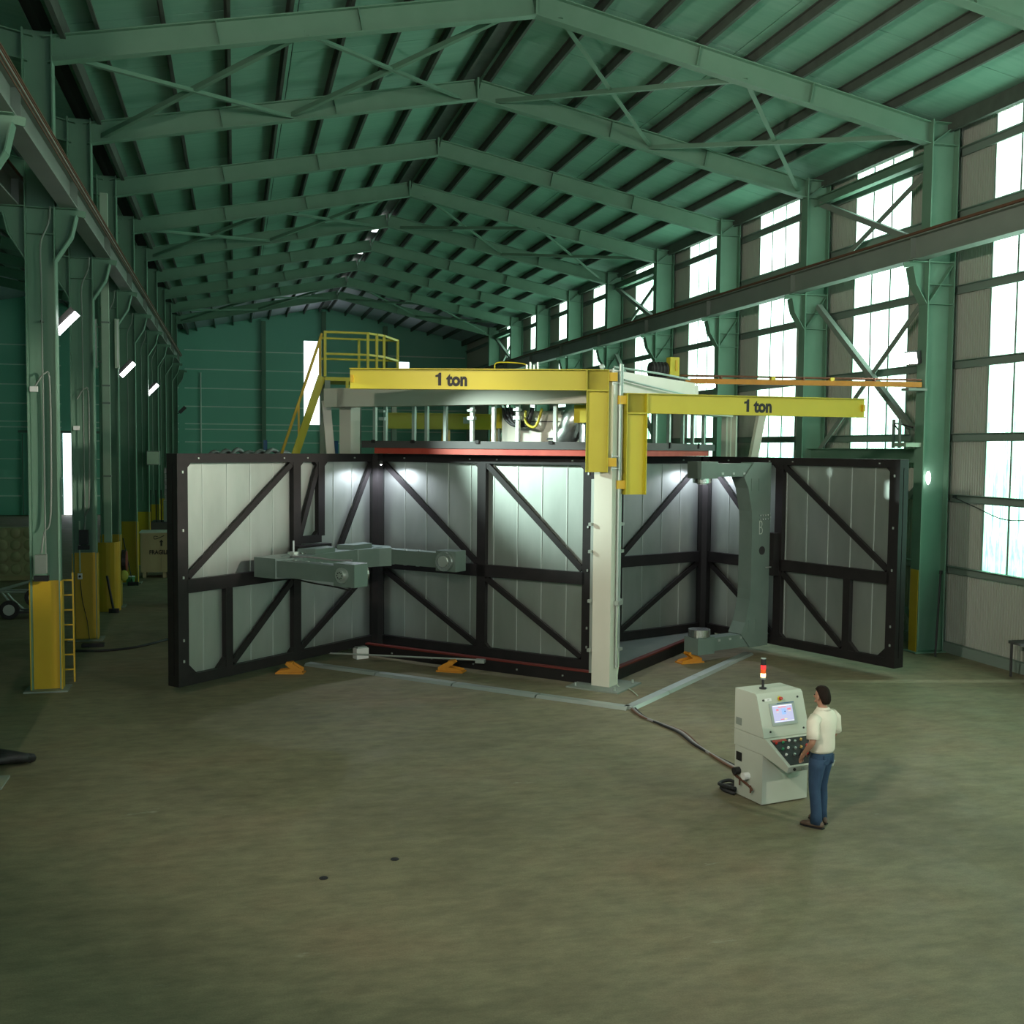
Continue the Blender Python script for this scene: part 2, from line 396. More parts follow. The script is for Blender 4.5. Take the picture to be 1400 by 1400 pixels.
# far gable: plain cladding around three openings to the daylight
wb = sbase('wall_back', 'dark teal clad gable wall at the far end with pale girts', (0, YF, 0))
OPEN = [(4.8, 6.05, 6.38, 12.35), (11.5, 12.4, 10.35, 11.05), (-11.35, -10.1, 0.02, 5.56)]
def far_sheet(x0, x1, z0, z1):
    bm = BM(); bar(bm, ((x0+x1)/2, YF+.06, z0), ((x0+x1)/2, YF+.06, z1), x1-x0, .12, (0, 1, 0)); obj('far_cladding_sheet', bm, FARW, wb)
xs = [XLL-.3, -11.35, -10.1, -6.5, XC, -.5, 2., 4.8, 6.05, 8.4, 11.5, 12.4, 14.2, XW+.3]
for x0, x1 in zip(xs, xs[1:]):
    op = [o for o in OPEN if abs(o[0]-x0) < .01]
    if op:
        o = op[0]
        if o[2] > .1: far_sheet(x0, x1, 0, o[2])
        far_sheet(x0, x1, o[3], 15)
    else: far_sheet(x0, x1, 0, 15)
for z in (11.45, 10.13, 8.81, 7.54, 6.33, 5.95, 5.06, 3.8, 2.5, 1.3):
    for x0, x1 in ((XLL, -11.4), (-10.05, XC-.2), (XC+.2, XM-4.3), (XM-4.1, XM+.3-.6), (XM+.3, XM+4.3), (XM+4.5, XW-.2)):
        if z > 6.2 and x0 < 4.75 < x1 and z < 12.3: 
            bm = BM(); bar(bm, (x0, YF-.05, z), (4.75, YF-.05, z), .1, .075); obj('far_girt', bm, MATS.get('pale_girt') or mat('pale_girt', (.80, .92, .85), .5), wb)
            bm = BM(); bar(bm, (6.1, YF-.05, z), (max(x1, 6.12), YF-.05, z), .1, .075); obj('far_girt', bm, MATS['pale_girt'], wb)
            continue
        bm = BM(); bar(bm, (x0, YF-.05, z), (x1, YF-.05, z), .1, .075); obj('far_girt', bm, MATS.get('pale_girt') or mat('pale_girt', (.80, .92, .85), .5), wb)
for x in (XM-4.2, XM, XM+4.4, -8.2, -13.3):
    bm = BM(); ibeam(bm, (x, YF-.25, 0), (x, YF-.25, dz(x, x > XC)-.3), .3, .4, upv=(0, 1, 0)); obj('gable_post', bm, GREEN, wb)
bm = BM(); box(bm, (-11.5, YF-.08, 2.8), (.12, .1, 5.6)); obj('door_track', bm, GIRT, wb)
bm = BM(); bar(bm, (-14.1, YF-.2, 5.65), (-8.9, YF-.2, 5.65), .12, .16); obj('door_track', bm, GIRT, wb)
bm = BM(); box(bm, (-12.75, YF-.16, 2.78), (2.4, .08, 5.5)); d1 = struct(obj('door_1', bm, FARW), 'tall sliding door pushed aside from the bright far doorway')
for x in (-13.85, -13.05, -12.25, -11.65): 
    bm = BM(); box(bm, (x, YF-.215, 2.78), (.05, .03, 5.4)); obj('door_rib', bm, GIRT, d1)
bm = BM(); box(bm, (XLL-.1, (YF+YN)/2, 6.5), (.12, YF-YN, 13)); struct(obj('wall_left', bm, FARW), 'dark clad outer wall of the neighbouring aisle')
bm = BM()
for x0, x1, z0, z1 in ((XLL-.3, 0, 0, 15), (0, 11, 7.5, 15), (11, XW+.3, 0, 15)): bar(bm, ((x0+x1)/2, YN-.06, z0), ((x0+x1)/2, YN-.06, z1), x1-x0, .12, (0, 1, 0))  # the opening in this unseen wall is added to let fill daylight in
struct(obj('wall_front', bm, FARW), 'clad gable wall behind the viewer with a wide opening added for fill daylight')
bm = BM(); cyl(bm, (-2.29, YF-.15, .1), (-2.29, YF-.15, 9.9), .05, 6); obj('riser_pipe', bm, MATS['pale_girt'], wb)

# ---- roof frames
LO, HI = -3, 7
def rafter(par, xa, za, xb, zb, y, nm='rafter'):
    """tapered-flange plate girder from column to ridge, with web stiffeners and splice plates"""
    d = Vector((xb-xa, 0, zb-za)); L_ = d.length; d.normalize(); n = Vector((-d.z, 0, d.x)) if d.x > 0 else Vector((d.z, 0, -d.x))
    bm = BM(); ibeam(bm, Vector((xa, y, za))+n*.25, Vector((xb, y, zb))+n*.25, .24, .5, upv=tuple(n)); obj(nm, bm, GREEN, par)
    for f in (.33, .62):
        c = Vector((xa, y, za))+d*L_*f+n*.25
        bm = BM(); bar(bm, c-n*.24, c+n*.24, .22, .016, tuple(d)); obj('web_stiffener', bm, GREEN, par)
names = {}
for i in range(LO, HI+1):
    y = fy(i); k = i-LO
    where = 'above the camera end, mostly out of the picture' if i < 0 else ['%s of the peaked roof frames counted from the camera' % ORD[i], ][0]
    if i < 0: lab = ['', 'green roof frame cut by the top picture edge, one bay nearer than the first full peak', 'green roof frame overhead, two bays nearer than the first full peak', 'green roof frame overhead, three bays nearer than the first full peak'][-i]
    else: lab = 'green peaked steel roof frame, %s' % where
    t = thing('roof_frame', lab, 'roof frame', (XM, y, ZA), group='green roof frames across the hall')
    rafter(t, XL, ZE, XM, ZA, y); rafter(t, XR, ZE, XM, ZA, y)
    bm = BM(); bar(bm, (XM, y, ZA), (XM, y, ZA+.55), .26, .05, (1, 0, 0)); obj('ridge_plate', bm, GREEN, t)
    if i >= -1:
        t2 = thing('roof_frame', 'green rafter over the dim neighbouring aisle, %s from the camera' % ORD[i+1], 'roof frame', (XC, y, ZE), group='rafters of the neighbouring aisle')
        rafter(t2, 2*XC-XL, ZE, XM2, ZA, y)
        rafter(t2, XLL+.6, ZE, XM2, ZA, y)
# roof wind bracing: crossed angles just under the purlins
def brace(x0, z0, y0, x1, z1, y1, lab, w=.11):
    bm = BM(); angle(bm, (x0, y0, z0), (x1, y1, z1), w); return tag(obj('wind_brace', bm, GREEN), lab, 'brace', 'crossed wind braces under the roof')
def zr(x): return ZA-SL*abs(x-XM)+.12
q = (XR-XM)
nb = 0
for i, nm in ((-1, 'nearest'), (2, 'middle'), (6, 'farthest')):
    for sx, side in ((1, 'window-side'), (-1, 'column-row')):
        for a, b, part in ((.05, .5, 'upper'), (.5, .97, 'lower')):
            xa, xb = XM+sx*q*a, XM+sx*q*b
            brace(xa, zr(xa), fy(i), xb, zr(xb), fy(i+1), '%s roof brace of the %s set on the %s slope, running outward with depth' % (part, nm, side))
            brace(xb, zr(xb)-.06, fy(i), xa, zr(xa)-.06, fy(i+1), '%s roof brace of the %s set on the %s slope, running inward with depth' % (part, nm, side))

# ---- columns
def corbel(par, x, y, s, zt, reach=.42):
    """tapered crane bracket, s = +1 towards +x"""
    bm = BM()
    poly = [(0, 0), (reach*s, 0), (reach*.95*s, -.12), (reach*.72*s, -.52), (0, -.98)]
    prism(bm, poly, (x, y, zt), (1, 0, 0), (0, 0, 1), (0, 1, 0), -.012, .012)
    for (a, b) in ((0, 1), (1, 2), (2, 3), (3, 4)):
        p, q_ = poly[a], poly[b]
        bar(bm, (x+p[0], y, zt+p[1]), (x+q_[0], y, zt+q_[1]), .3, .022, (0, 0, 1) if a else (0, 0, 1))
    obj('crane_bracket', bm, GREEN, par)
for i in range(-2, 8):
    y = fy(i); t = thing('hall_column', ('green steel column of the window wall, %s from the camera' % ORD[max(i+1, 0)]) if i >= -1 else 'green steel column of the window wall, just out of the picture at right', 'column', (XR+.36, y, 0), group='green columns along the window wall')
    bm = BM(); ibeam(bm, (XR+.36, y, 0), (XR+.36, y, 12.55), .34, .72, .03, .02, (1, 0, 0)); obj('shaft', bm, GREEN, t)
    bm = BM(); box(bm, (XR+.36, y, .015), (.9, .5, .03)); obj('base_plate', bm, GREEN, t)
    corbel(t, XR, y, -1, 9.27)
    for z in (9.27, 8.75, 8.3, 12.0, 12.5):
        bm = BM(); box(bm, (XR+.36, y, z), (.66, .32, .018)); obj('web_stiffener', bm, GREEN, t)
    for a, b in (((XR+.05, 8.32), (XR+.67, 9.2)), ((XR+.05, 12.03), (XR+.67, 12.48))):
        bm = BM(); bar(bm, (a[0], y, a[1]), (b[0], y, b[1]), .3, .014); obj('diagonal_stiffener', bm, GREEN, t)
    bm = BM(); box(bm, (XR-.012, y, 1.0), (.012, .3, 2.0)); obj('yellow_guard_plate', bm, YELG, t)
LN = ['nearest in view', 'second from the camera', 'third from the camera, behind the pale downpipe', 'fourth from the camera, broom leaning on its base']
for i in range(-2, 8):
    y = fy(i)-(.5 if i == -2 else 0)
    lab = 'green bracketed column mostly cut off by the left picture edge' if i == -2 else 'green bracketed column of the inner row with yellow base, '+(LN[i+1] if i < 3 else ORD[i+1]+' from the camera')
    t = thing('hall_column', lab, 'column', (XC, y, 0), group='green columns of the inner row')
    bm = BM(); ibeam(bm, (XC, y, 0), (XC, y, 12.6), .3, .54, .025, .02, (1, 0, 0))
    obj('shaft', bm, GREEN, t)
    bm = BM(); box(bm, (XC, y-.03, 1.09), (.485, .06, 2.13)); obj('yellow_web_guard', bm, YELG, t)
    for s in (-1, 1):
        bm = BM(); box(bm, (XC+s*.28, y, 1.08), (.02, .32, 2.13)); obj('yellow_flange_guard', bm, YELG, t)
    bm = BM(); box(bm, (XC, y, .015), (.8, .6, .03)); obj('base_plate', bm, GREEN2, t)
    corbel(t, XC+.27, y, 1, 9.30, .40); corbel(t, XC-.27, y, -1, 9.30, .40)
    for z in (9.29, 8.8):
        bm = BM(); box(bm, (XC, y, z), (.49, .29, .018)); obj('web_stiffener', bm, GREEN, t)
    bm = BM(); tube(bm, [(XC+.02, y-.17, 8.0), (XC+.02, y-.17, 8.6), (XC+.17, y-.19, 9.0), (XC+.2, y-.19, 9.3)], .018, 6); tube(bm, [(XC+.02, y-.17, 2.6), (XC+.02, y-.17, 8.0)], .014, 6, 0); obj('conduit', bm, GREEN2, t)

# ---- crane runways
def runway(name, x, lab, far):
    t = thing(name, lab, 'crane girder', (x, fy(-3), 9.3))
    bm = BM(); ibeam(bm, (x, YN, 9.58), (x, far, 9.58), .32, .56, .03, .02); obj('girder', bm, GREEN2, t)
    bm = BM(); box(bm, (x, (YN+far)/2, 9.875), (.40, far-YN, .02)); obj('cap_channel', bm, RUST, t)
    bm = BM(); box(bm, (x, (YN+far)/2, 9.93), (.06, far-YN, .09)); obj('rail', bm, RUST, t)
    for i in range(-2, 7):
        bm = BM(); box(bm, (x, fy(i), 9.58), (.29, .02, .49)); obj('splice_plate', bm, GREEN2, t)
    return t
runway('crane_girder', XR-.25, 'long grey green crane girder crossing in front of the windows', fy(7)-1)
t = runway('crane_girder', XC+.52, 'crane girder with rusty rails on the inner column row', fy(6)+2)
for k, z in enumerate((9.78, 9.70, 9.62)):
    bm = BM(); cyl(bm, (XC+.74, YN, z), (XC+.74, fy(6), z), .013, 6); obj('conductor_bar', bm, RUST, t)
runway('crane_girder', XC-.52, 'crane girder facing the neighbouring aisle at far left', fy(6)+2)

# ---- wall bracing in the window wall
def wbrace(y0, z0, y1, z1, lab, w=.15, x=XR+.5):
    bm = BM(); angle(bm, (x, y0, z0), (x, y1, z1), w, .014, (1, 0, 0)); return tag(obj('wall_brace', bm, GREEN2), lab, 'brace', 'crossed braces of the window wall')
for i, nm in ((0, 'nearest'), (3, 'middle'), (7, 'farthest')):
    a, b = fy(i-1)+.2, fy(i)-.2
    for z0, z1, nz in ((9.75, 11.9, 'top'), (4.9, 9.0, 'middle-height'), (.3, 4.5, 'bottom')):
        wbrace(a, z1, b, z0, '%s brace of the %s crossed pair, sloping down away from the camera' % (nz, nm)); wbrace(a, z0, b, z1, '%s brace of the %s crossed pair, sloping up away from the camera' % (nz, nm), x=XR+.36)
    bm = BM(); ibeam(bm, (XR+.4, fy(i-1), 4.72), (XR+.4, fy(i), 4.72), .3, .34); tag(obj('wall_strut', bm, GREEN), 'green horizontal strut between window wall columns in the %s braced bay' % nm, 'strut', 'struts of the braced bays')
    bm = BM(); ibeam(bm, (XR+.4, fy(i-1), 11.9), (XR+.4, fy(i), 11.9), .2, .26); tag(obj('wall_strut', bm, GREEN), 'green eave strut under the roof edge in the %s braced bay' % nm, 'strut', 'struts of the braced bays')
# ================================================================== THE OVEN BOOTH
S2 = math.sqrt(.5)
U = Vector((-S2, S2, 0)); V = Vector((S2, S2, 0)); Z = Vector((0, 0, 1))
F = Vector((7.22, 20.55, 0))            # front corner of the booth, behind the cream column
SIDE = 6.0
def bp(u, v, z): return F+U*u+V*v+Z*z
def fbox(bm, u0, u1, v0, v1, z0, z1):
    prism(bm, [(u0, v0), (u1, v0), (u1, v1), (u0, v1)], F, U, V, Z, z0, z1)
booth = thing('oven_booth', 'square oven booth with charcoal roof edge and red seals behind the swinging doors', 'oven', tuple(F))
bm = BM(); fbox(bm, .0, SIDE, .0, SIDE, 0, .2); obj('floor_platform', bm, mat('platform_steel', (.16, .20, .18), .5, .2, (.22, .26, .23), 2, .6), booth)
bm = BM(); fbox(bm, .1, SIDE+.15, -.12, 0, 0, .24); obj('sill', bm, BLACK, booth)
bm = BM(); fbox(bm, -.12, 0, .1, SIDE+.15, 0, .24); obj('sill', bm, BLACK, booth)
bm = BM(); fbox(bm, .15, SIDE, -.135, -.02, .24, .275); obj('sill_seal', bm, MATS.get('shaded_red_seal') or mat('shaded_red_seal', (.13, .018, .012), .7), booth)  # shadow at floor level put into a darker copy of the red seal
bm = BM(); fbox(bm, -.135, -.02, .15, SIDE, .24, .275); obj('sill_seal', bm, MATS['shaded_red_seal'], booth)
bm = BM(); fbox(bm, -.02, SIDE, -.02, SIDE, 4.84, 4.93); obj('roof', bm, CHAR, booth)
bm = BM(); fbox(bm, 0, SIDE+.1, -.13, .1, 4.79, 4.95); obj('roof_edge', bm, CHAR, booth)
bm = BM(); fbox(bm, -.13, .1, .1, SIDE+.1, 4.79, 4.95); obj('roof_edge', bm, CHAR, booth)
bm = BM(); fbox(bm, .1, SIDE-.25, -.10, .06, 4.66, 4.79); obj('roof_seal', bm, RED, booth)
bm = BM(); fbox(bm, -.10, .06, .1, SIDE-.25, 4.66, 4.79); obj('roof_seal', bm, RED, booth)
for u in (1.1, 2.9, 4.6, 5.7):
    bm = BM(); fbox(bm, u, u+.1, -.16, -.13, 4.9, 4.97); obj('roof_clip', bm, BLACK, booth)
for v in (1.3, 3.1, 4.9):
    bm = BM(); fbox(bm, -.16, -.13, v, v+.07, 4.84, 4.97); obj('roof_clip', bm, BLACK, booth)
for k in range(9):                          # insulated back walls in upright panels
    a = SIDE*k/9; b = SIDE*(k+1)/9-.012
    a = .75+(SIDE-.75)*k/9; b = .75+(SIDE-.75)*(k+1)/9-.012
    bm = BM(); fbox(bm, SIDE-.15, SIDE, a, b, .2, 4.84); obj('wall_panel', bm, GALV, booth)
    bm = BM(); fbox(bm, a, b, SIDE-.15, SIDE, .2, 4.84); obj('wall_panel', bm, GALV, booth)
bm = BM(); fbox(bm, 0.02, .12, .02, .12, .2, 4.84); obj('corner_jamb', bm, RED, booth)
for k in range(5):
    bm = BM(); fbox(bm, .8+k*1.1, .83+k*1.1, -.145, -.12, .1, .13); obj('bolt', bm, GALV2, booth)
# upright posts of the service bay on the roof
for u in (.35, 1.15, 2.05, 2.65, 3.2, 3.9, 4.4, 4.75, 5.55, 5.85):
    bm = BM(); p = bp(u, .05, 0); box(bm, (p.x, p.y, 5.34), (.075, .075, .8), R(45)); obj('service_post', bm, GALV2, booth)
for v in (.55, 1.6, 2.7, 3.5, 4.35, 5.0, 5.75):
    bm = BM(); p = bp(.05, v, 0); box(bm, (p.x, p.y, 5.38), (.075, .075, .9), R(45)); obj('service_post', bm, GALV2, booth)
for u in (5.6, 2.05, 3.2):
    bm = BM(); p = bp(u, .02, 0); box(bm, (p.x, p.y, 5.62), (.14, .14, .05), R(45)); box(bm, (p.x, p.y-.03, 5.45), (.12, .16, .07), R(45)); obj('post_bracket', bm, GALV2, booth)

# equipment standing on the booth roof
def rbox(name, lab, cat, u0, u1, v0, v1, z0, z1, m, extra=None):
    t = thing(name, lab, cat, tuple(bp((u0+u1)/2, (v0+v1)/2, z0)))
    bm = BM(); fbox(bm, u0, u1, v0, v1, z0, z1); obj('casing', bm, m, t)
    if extra: extra(t)
    return t
def ex_box(t):
    bm = BM(); fbox(bm, 1.45, 2.7, .78, .8, 5.38, 5.40); obj('seam', bm, CHAR, t)
    bm = BM(); fbox(bm, 1.55, 1.75, .77, .8, 5.0, 5.04); obj('nameplate', bm, INK, t)
rbox('burner_box', 'cream burner box on the booth roof under the long yellow beam', 'box', 1.4, 2.9, .8, 1.9, 4.93, 5.62, WHITE, ex_box)
t = thing('exhaust_duct', 'shiny rounded exhaust duct on the booth roof beside the burner box', 'duct', tuple(bp(1.0, .9, 4.93)))
bm = BM(); tube(bm, [bp(1.35, .75, 5.0), bp(1.15, .72, 5.2), bp(1.05, .7, 5.45), bp(1.0, .9, 5.75)], .26, 14); obj('bend', bm, STAIN, t, smooth=True)
bm = BM(); cyl(bm, bp(.62, .75, 4.94), bp(.62, .75, 5.62), .3, 18); obj('drum', bm, STAIN, t, smooth=False)
t = thing('cable_bundle', 'black and yellow hose bundle hanging over the cream burner box', 'hose', tuple(bp(2.3, .6, 5.0)))
for k, (du, rr, m) in enumerate(((0, .045, RUBBER), (.1, .05, RUBBER), (.2, .04, RUBBER), (-.12, .04, RUBBER))):
    bm = BM(); tube(bm, [bp(2.55+du, .6, 5.68), bp(2.45+du, .55, 5.45), bp(2.25+du*.6, .5, 5.3), bp(2.05, .5, 5.38+du*.3), bp(1.98, .55, 5.68)], rr, 7); obj('hose', bm, m, t, smooth=True)
bm = BM(); tube(bm, [bp(2.1, .45, 5.62), bp(2.08, .42, 5.4), bp(1.95, .4, 5.28), bp(1.8, .4, 5.3), bp(1.68, .42, 5.66)], .03, 7); obj('yellow_hose', bm, YEL, t, smooth=True)
t = thing('control_box', 'small yellow control box on the booth roof left of the near yellow post', 'box', tuple(bp(.75, .3, 5.3)))
bm = BM(); fbox(bm, .35, .85, .3, .55, 5.35, 5.72); obj('casing', bm, YEL, t)
bm = BM(); fbox(bm, .55, .6, .4, .45, 4.93, 5.35); obj('stand', bm, GALV2, t)
t = thing('fan_panel', 'yellow panel at mid roof beside the black hoses', 'box', tuple(bp(2.95, 1.2, 5.2)))
bm = BM(); fbox(bm, 2.95, 3.25, .9, 1.1, 5.25, 5.7); obj('casing', bm, YEL, t)
bm = BM(); fbox(bm, 3.05, 3.1, .95, 1.0, 4.93, 5.25); obj('stand', bm, GALV2, t)
t = thing('rear_hoist_beam', 'yellow beam seen through the service posts behind the booth roof', 'beam', tuple(bp(6.5, 2.5, 4.93)))
a, b = bp(7.0, 2.0, 5.47), bp(3.2, 5.2, 5.47)
bm = BM(); ibeam(bm, a, b, .18, .40); obj('beam', bm, YEL, t)
for s in (.3, .55):
    c = a.lerp(b, s); bm = BM(); box(bm, (c.x, c.y, 5.1), (.16, .16, .36), R(45)); obj('post', bm, YELG, t)
bm = BM(); c = a.lerp(b, .42); box(bm, (c.x-.1, c.y-.1, 5.5), (.16, .03, .16), R(-40)); obj('plate', bm, PAPER, t)

# ---- cream frame that carries the booth
fr = thing('booth_frame', 'cream painted box beam frame with tall square corner column', 'frame', (7.25, 20.15, 0))
NC = Vector((7.25, 20.13, 0))
def nbox(bm, u0, u1, v0, v1, z0, z1): prism(bm, [(u0, v0), (u1, v0), (u1, v1), (u0, v1)], NC, U, V, Z, z0, z1)
bm = BM(); nbox(bm, 0, .40, 0, .40, 0.03, 6.38); obj('corner_column', bm, WHITE, fr)
bm = BM(); nbox(bm, -.35, .8, -.35, .8, 0, .03); obj('base_plate', bm, GREEN2, fr)
for (u, v) in ((-.22, -.22), (-.22, .65), (.65, -.22)):
    bm = BM(); c = NC+U*u+V*v; cyl(bm, (c.x, c.y, .03), (c.x, c.y, .1), .025, 6); obj('anchor_bolt', bm, GALV2, fr)
bm = BM(); nbox(bm, .40, 7.1, .1, .45, 5.73, 6.15); obj('side_beam', bm, WHITE, fr)
bm = BM(); nbox(bm, .1, .45, .40, 4.7, 5.96, 6.38); obj('side_beam', bm, WHITE, fr)
bm = BM(); nbox(bm, .05, .5, .40, 7.3, 5.66, 5.9); obj('side_beam', bm, WHITE, fr)
bm = BM(); nbox(bm, .3, 5.2, 4.7, 5.0, 5.96, 6.34); obj('cross_beam', bm, WHITE, fr)
bm = BM(); box(bm, (2.63, 25.6, 2.87), (.34, .34, 5.73), R(45)); obj('leg', bm, WHITE, fr)
bm = BM(); nbox(bm, 6.9, 7.5, .1, .6, 5.73, 6.16); obj('beam_end', bm, WHITE, fr)
bm = BM(); bar(bm, (2.10, 25.95, 5.9), (2.62, 26.05, 0), .2, .2); obj('leg_strut', bm, WHITE, fr)
for (x, y, w_) in ((12.28, 25.6, .13), (12.42, 25.6, .07), (12.60, 25.7, .12)):
    bm = BM(); box(bm, (x, y, 2.85), (w_, w_, 5.7), R(45)); obj('leg', bm, WHITE, fr)
bm = BM(); bar(bm, (13.26, 25.5, 5.75), (12.50, 25.5, 1.6), .2, .16, (0, 1, 0)); obj('leg_strut', bm, WHITE, fr)
bm = BM(); bar(bm, (12.2, 25.55, 5.8), (13.4, 25.5, 5.8), .2, .16); obj('leg_cap', bm, WHITE, fr)
for z in (.75, 1.75, 2.75, 3.3):                 # conduit clips up both edges of the column
    for (u, v, a) in ((.44, -.03, 0), (-.03, .42, 0)):
        c = NC+U*u+V*v; bm = BM(); box(bm, (c.x, c.y, z), (.12, .06, .06), R(45)); obj('clip', bm, GALV2, fr)
for (u, v, rr) in ((-.04, .22, .03), (-.04, .32, .025)):
    c = NC+U*u+V*v; bm = BM(); cyl(bm, (c.x, c.y, .4), (c.x, c.y, 6.5), rr, 8); obj('conduit', bm, GALV2, fr)
bm = BM(); nbox(bm, .40, .52, .12, .3, .25, 4.2); obj('conduit', bm, GALV2, fr)
c = NC+U*-.06+V*.25; bm = BM(); box(bm, (c.x, c.y, 1.72), (.22, .1, .09), R(45)); obj('junction_box', bm, GALV2, fr)
bm = BM(); tube(bm, [(c.x-.02, c.y-.05, 1.7), (c.x-.05, c.y-.05, 1.0), (c.x, c.y-.05, .5), (c.x-.02, c.y-.06, .06), (c.x+.15, c.y-.3, .02), (c.x+.1, c.y-.9, .02)], .01, 6); obj('wire', bm, PIPEW, fr)
bm = BM(); tube(bm, [NC+U*.2+V*.45+Z*6.46, NC+U*.2+V*2.5+Z*6.48, NC+U*.2+V*4.6+Z*6.46], .025, 6, 3); obj('air_line', bm, GALV2, fr)
bm = BM(); tube(bm, [NC+U*-.02+V*.45+Z*6.2, NC+U*-.05+V*2.6+Z*6.1, NC+U*-.05+V*5+Z*6.02], .022, 6, 3); obj('air_line', bm, GALV2, fr)
c = NC+U*.2+V*.2; bm = BM(); sphere(bm, (c.x-.15, c.y, 6.45), (.06, .02, .06)); obj('lifting_eye', bm, GALV2, fr)

# ---- jib cranes
def jib(lab, hinge, ang, ztop, length, hgt, post_h, side):
    d = Vector((math.cos(R(ang)), math.sin(R(ang)), 0)); h = Vector(hinge); n = Vector((d.y, -d.x, 0))
    if n.y > 0: n = -n
    t = thing('jib_crane', lab, 'jib crane', (h.x, h.y, ztop-post_h))
    pw = .44
    bm = BM(); ibeam(bm, h+d*.0+Z*(ztop-hgt/2), h+d*length+Z*(ztop-hgt/2), .2, hgt, .016, .012); obj('boom', bm, YEL, t)
    bm = BM(); c = h+d*(pw/2); ibeam(bm, c+Z*(ztop-post_h), c+Z*(ztop-.012), .22, pw, .016, .012, tuple(d)); obj('post', bm, YEL, t)
    for s in (pw+.012,):
        c = h+d*s+n*.0; bm = BM(); bar(bm, c+Z*(ztop-hgt), c+Z*(ztop-.01), .2, .014, tuple(d)); obj('stiffener', bm, YEL, t)
    c = h+d*(pw/2); bm = BM(); bar(bm, c-d*(pw/2)+Z*(ztop-hgt-.01), c+d*(pw/2)+Z*(ztop-hgt-.01), .22, .014); obj('stiffener', bm, YEL, t)
    for z in (ztop-.14, ztop-post_h+.2):
        c = h-d*.08; bm = BM(); box(bm, (c.x, c.y, z), (.18, .14, .17), R(ang)); obj('hinge', bm, YELG, t)
        bm = BM(); cyl(bm, (c.x, c.y, z-.17), (c.x, c.y, z+.17), .022, 8); obj('hinge_pin', bm, GALV2, t)
        c2 = h-d*.2
        for dz_ in (-.12, .12):
            bm = BM(); bar(bm, c+Z*(z+dz_), c-d*.16+Z*(z+dz_), .08, .014); obj('hinge_leaf', bm, GALV2, t)
    e = h+d*(length-.05); bm = BM(); box(bm, (e.x, e.y, ztop-hgt/2), (.05, .16, .14), R(ang)); obj('end_stop', bm, YELG, t)
    bm = BM(); c = h+d*(length*side)+n*.008; 
    ax_ = d if d.x > 0 else -d
    tm = plane_matrix(c+Z*(ztop-hgt*.5), ax_, Z)
    text_mesh('lettering', 'ton', .36, t, tm @ Matrix.Translation((.085, -.015, 0)), INK, .82, .016)
    bm = BM(); prism(bm, [(-.03, -.125), (.03, -.125), (.03, .13), (-.012, .13), (-.03, .095), (-.085, .08), (-.085, .04), (-.03, .045)], (0, 0, 0), (1, 0, 0), (0, 1, 0), (0, 0, 1), -.003, .003); bm.transform(tm @ Matrix.Translation((-.265, 0, 0))); obj('lettering', bm, INK, t)
    return t
jib('yellow jib crane with its beam reaching left over the open doors, lettered 1 ton', (7.16, 20.16, 0), 163, 6.37, 5.15, .41, 2.02, .60)
jib('lower yellow jib crane with its beam reaching right over the steel arm, lettered 1 ton', (7.56, 20.30, 0), 1.0, 5.93, 5.45, .40, 2.03, .545)

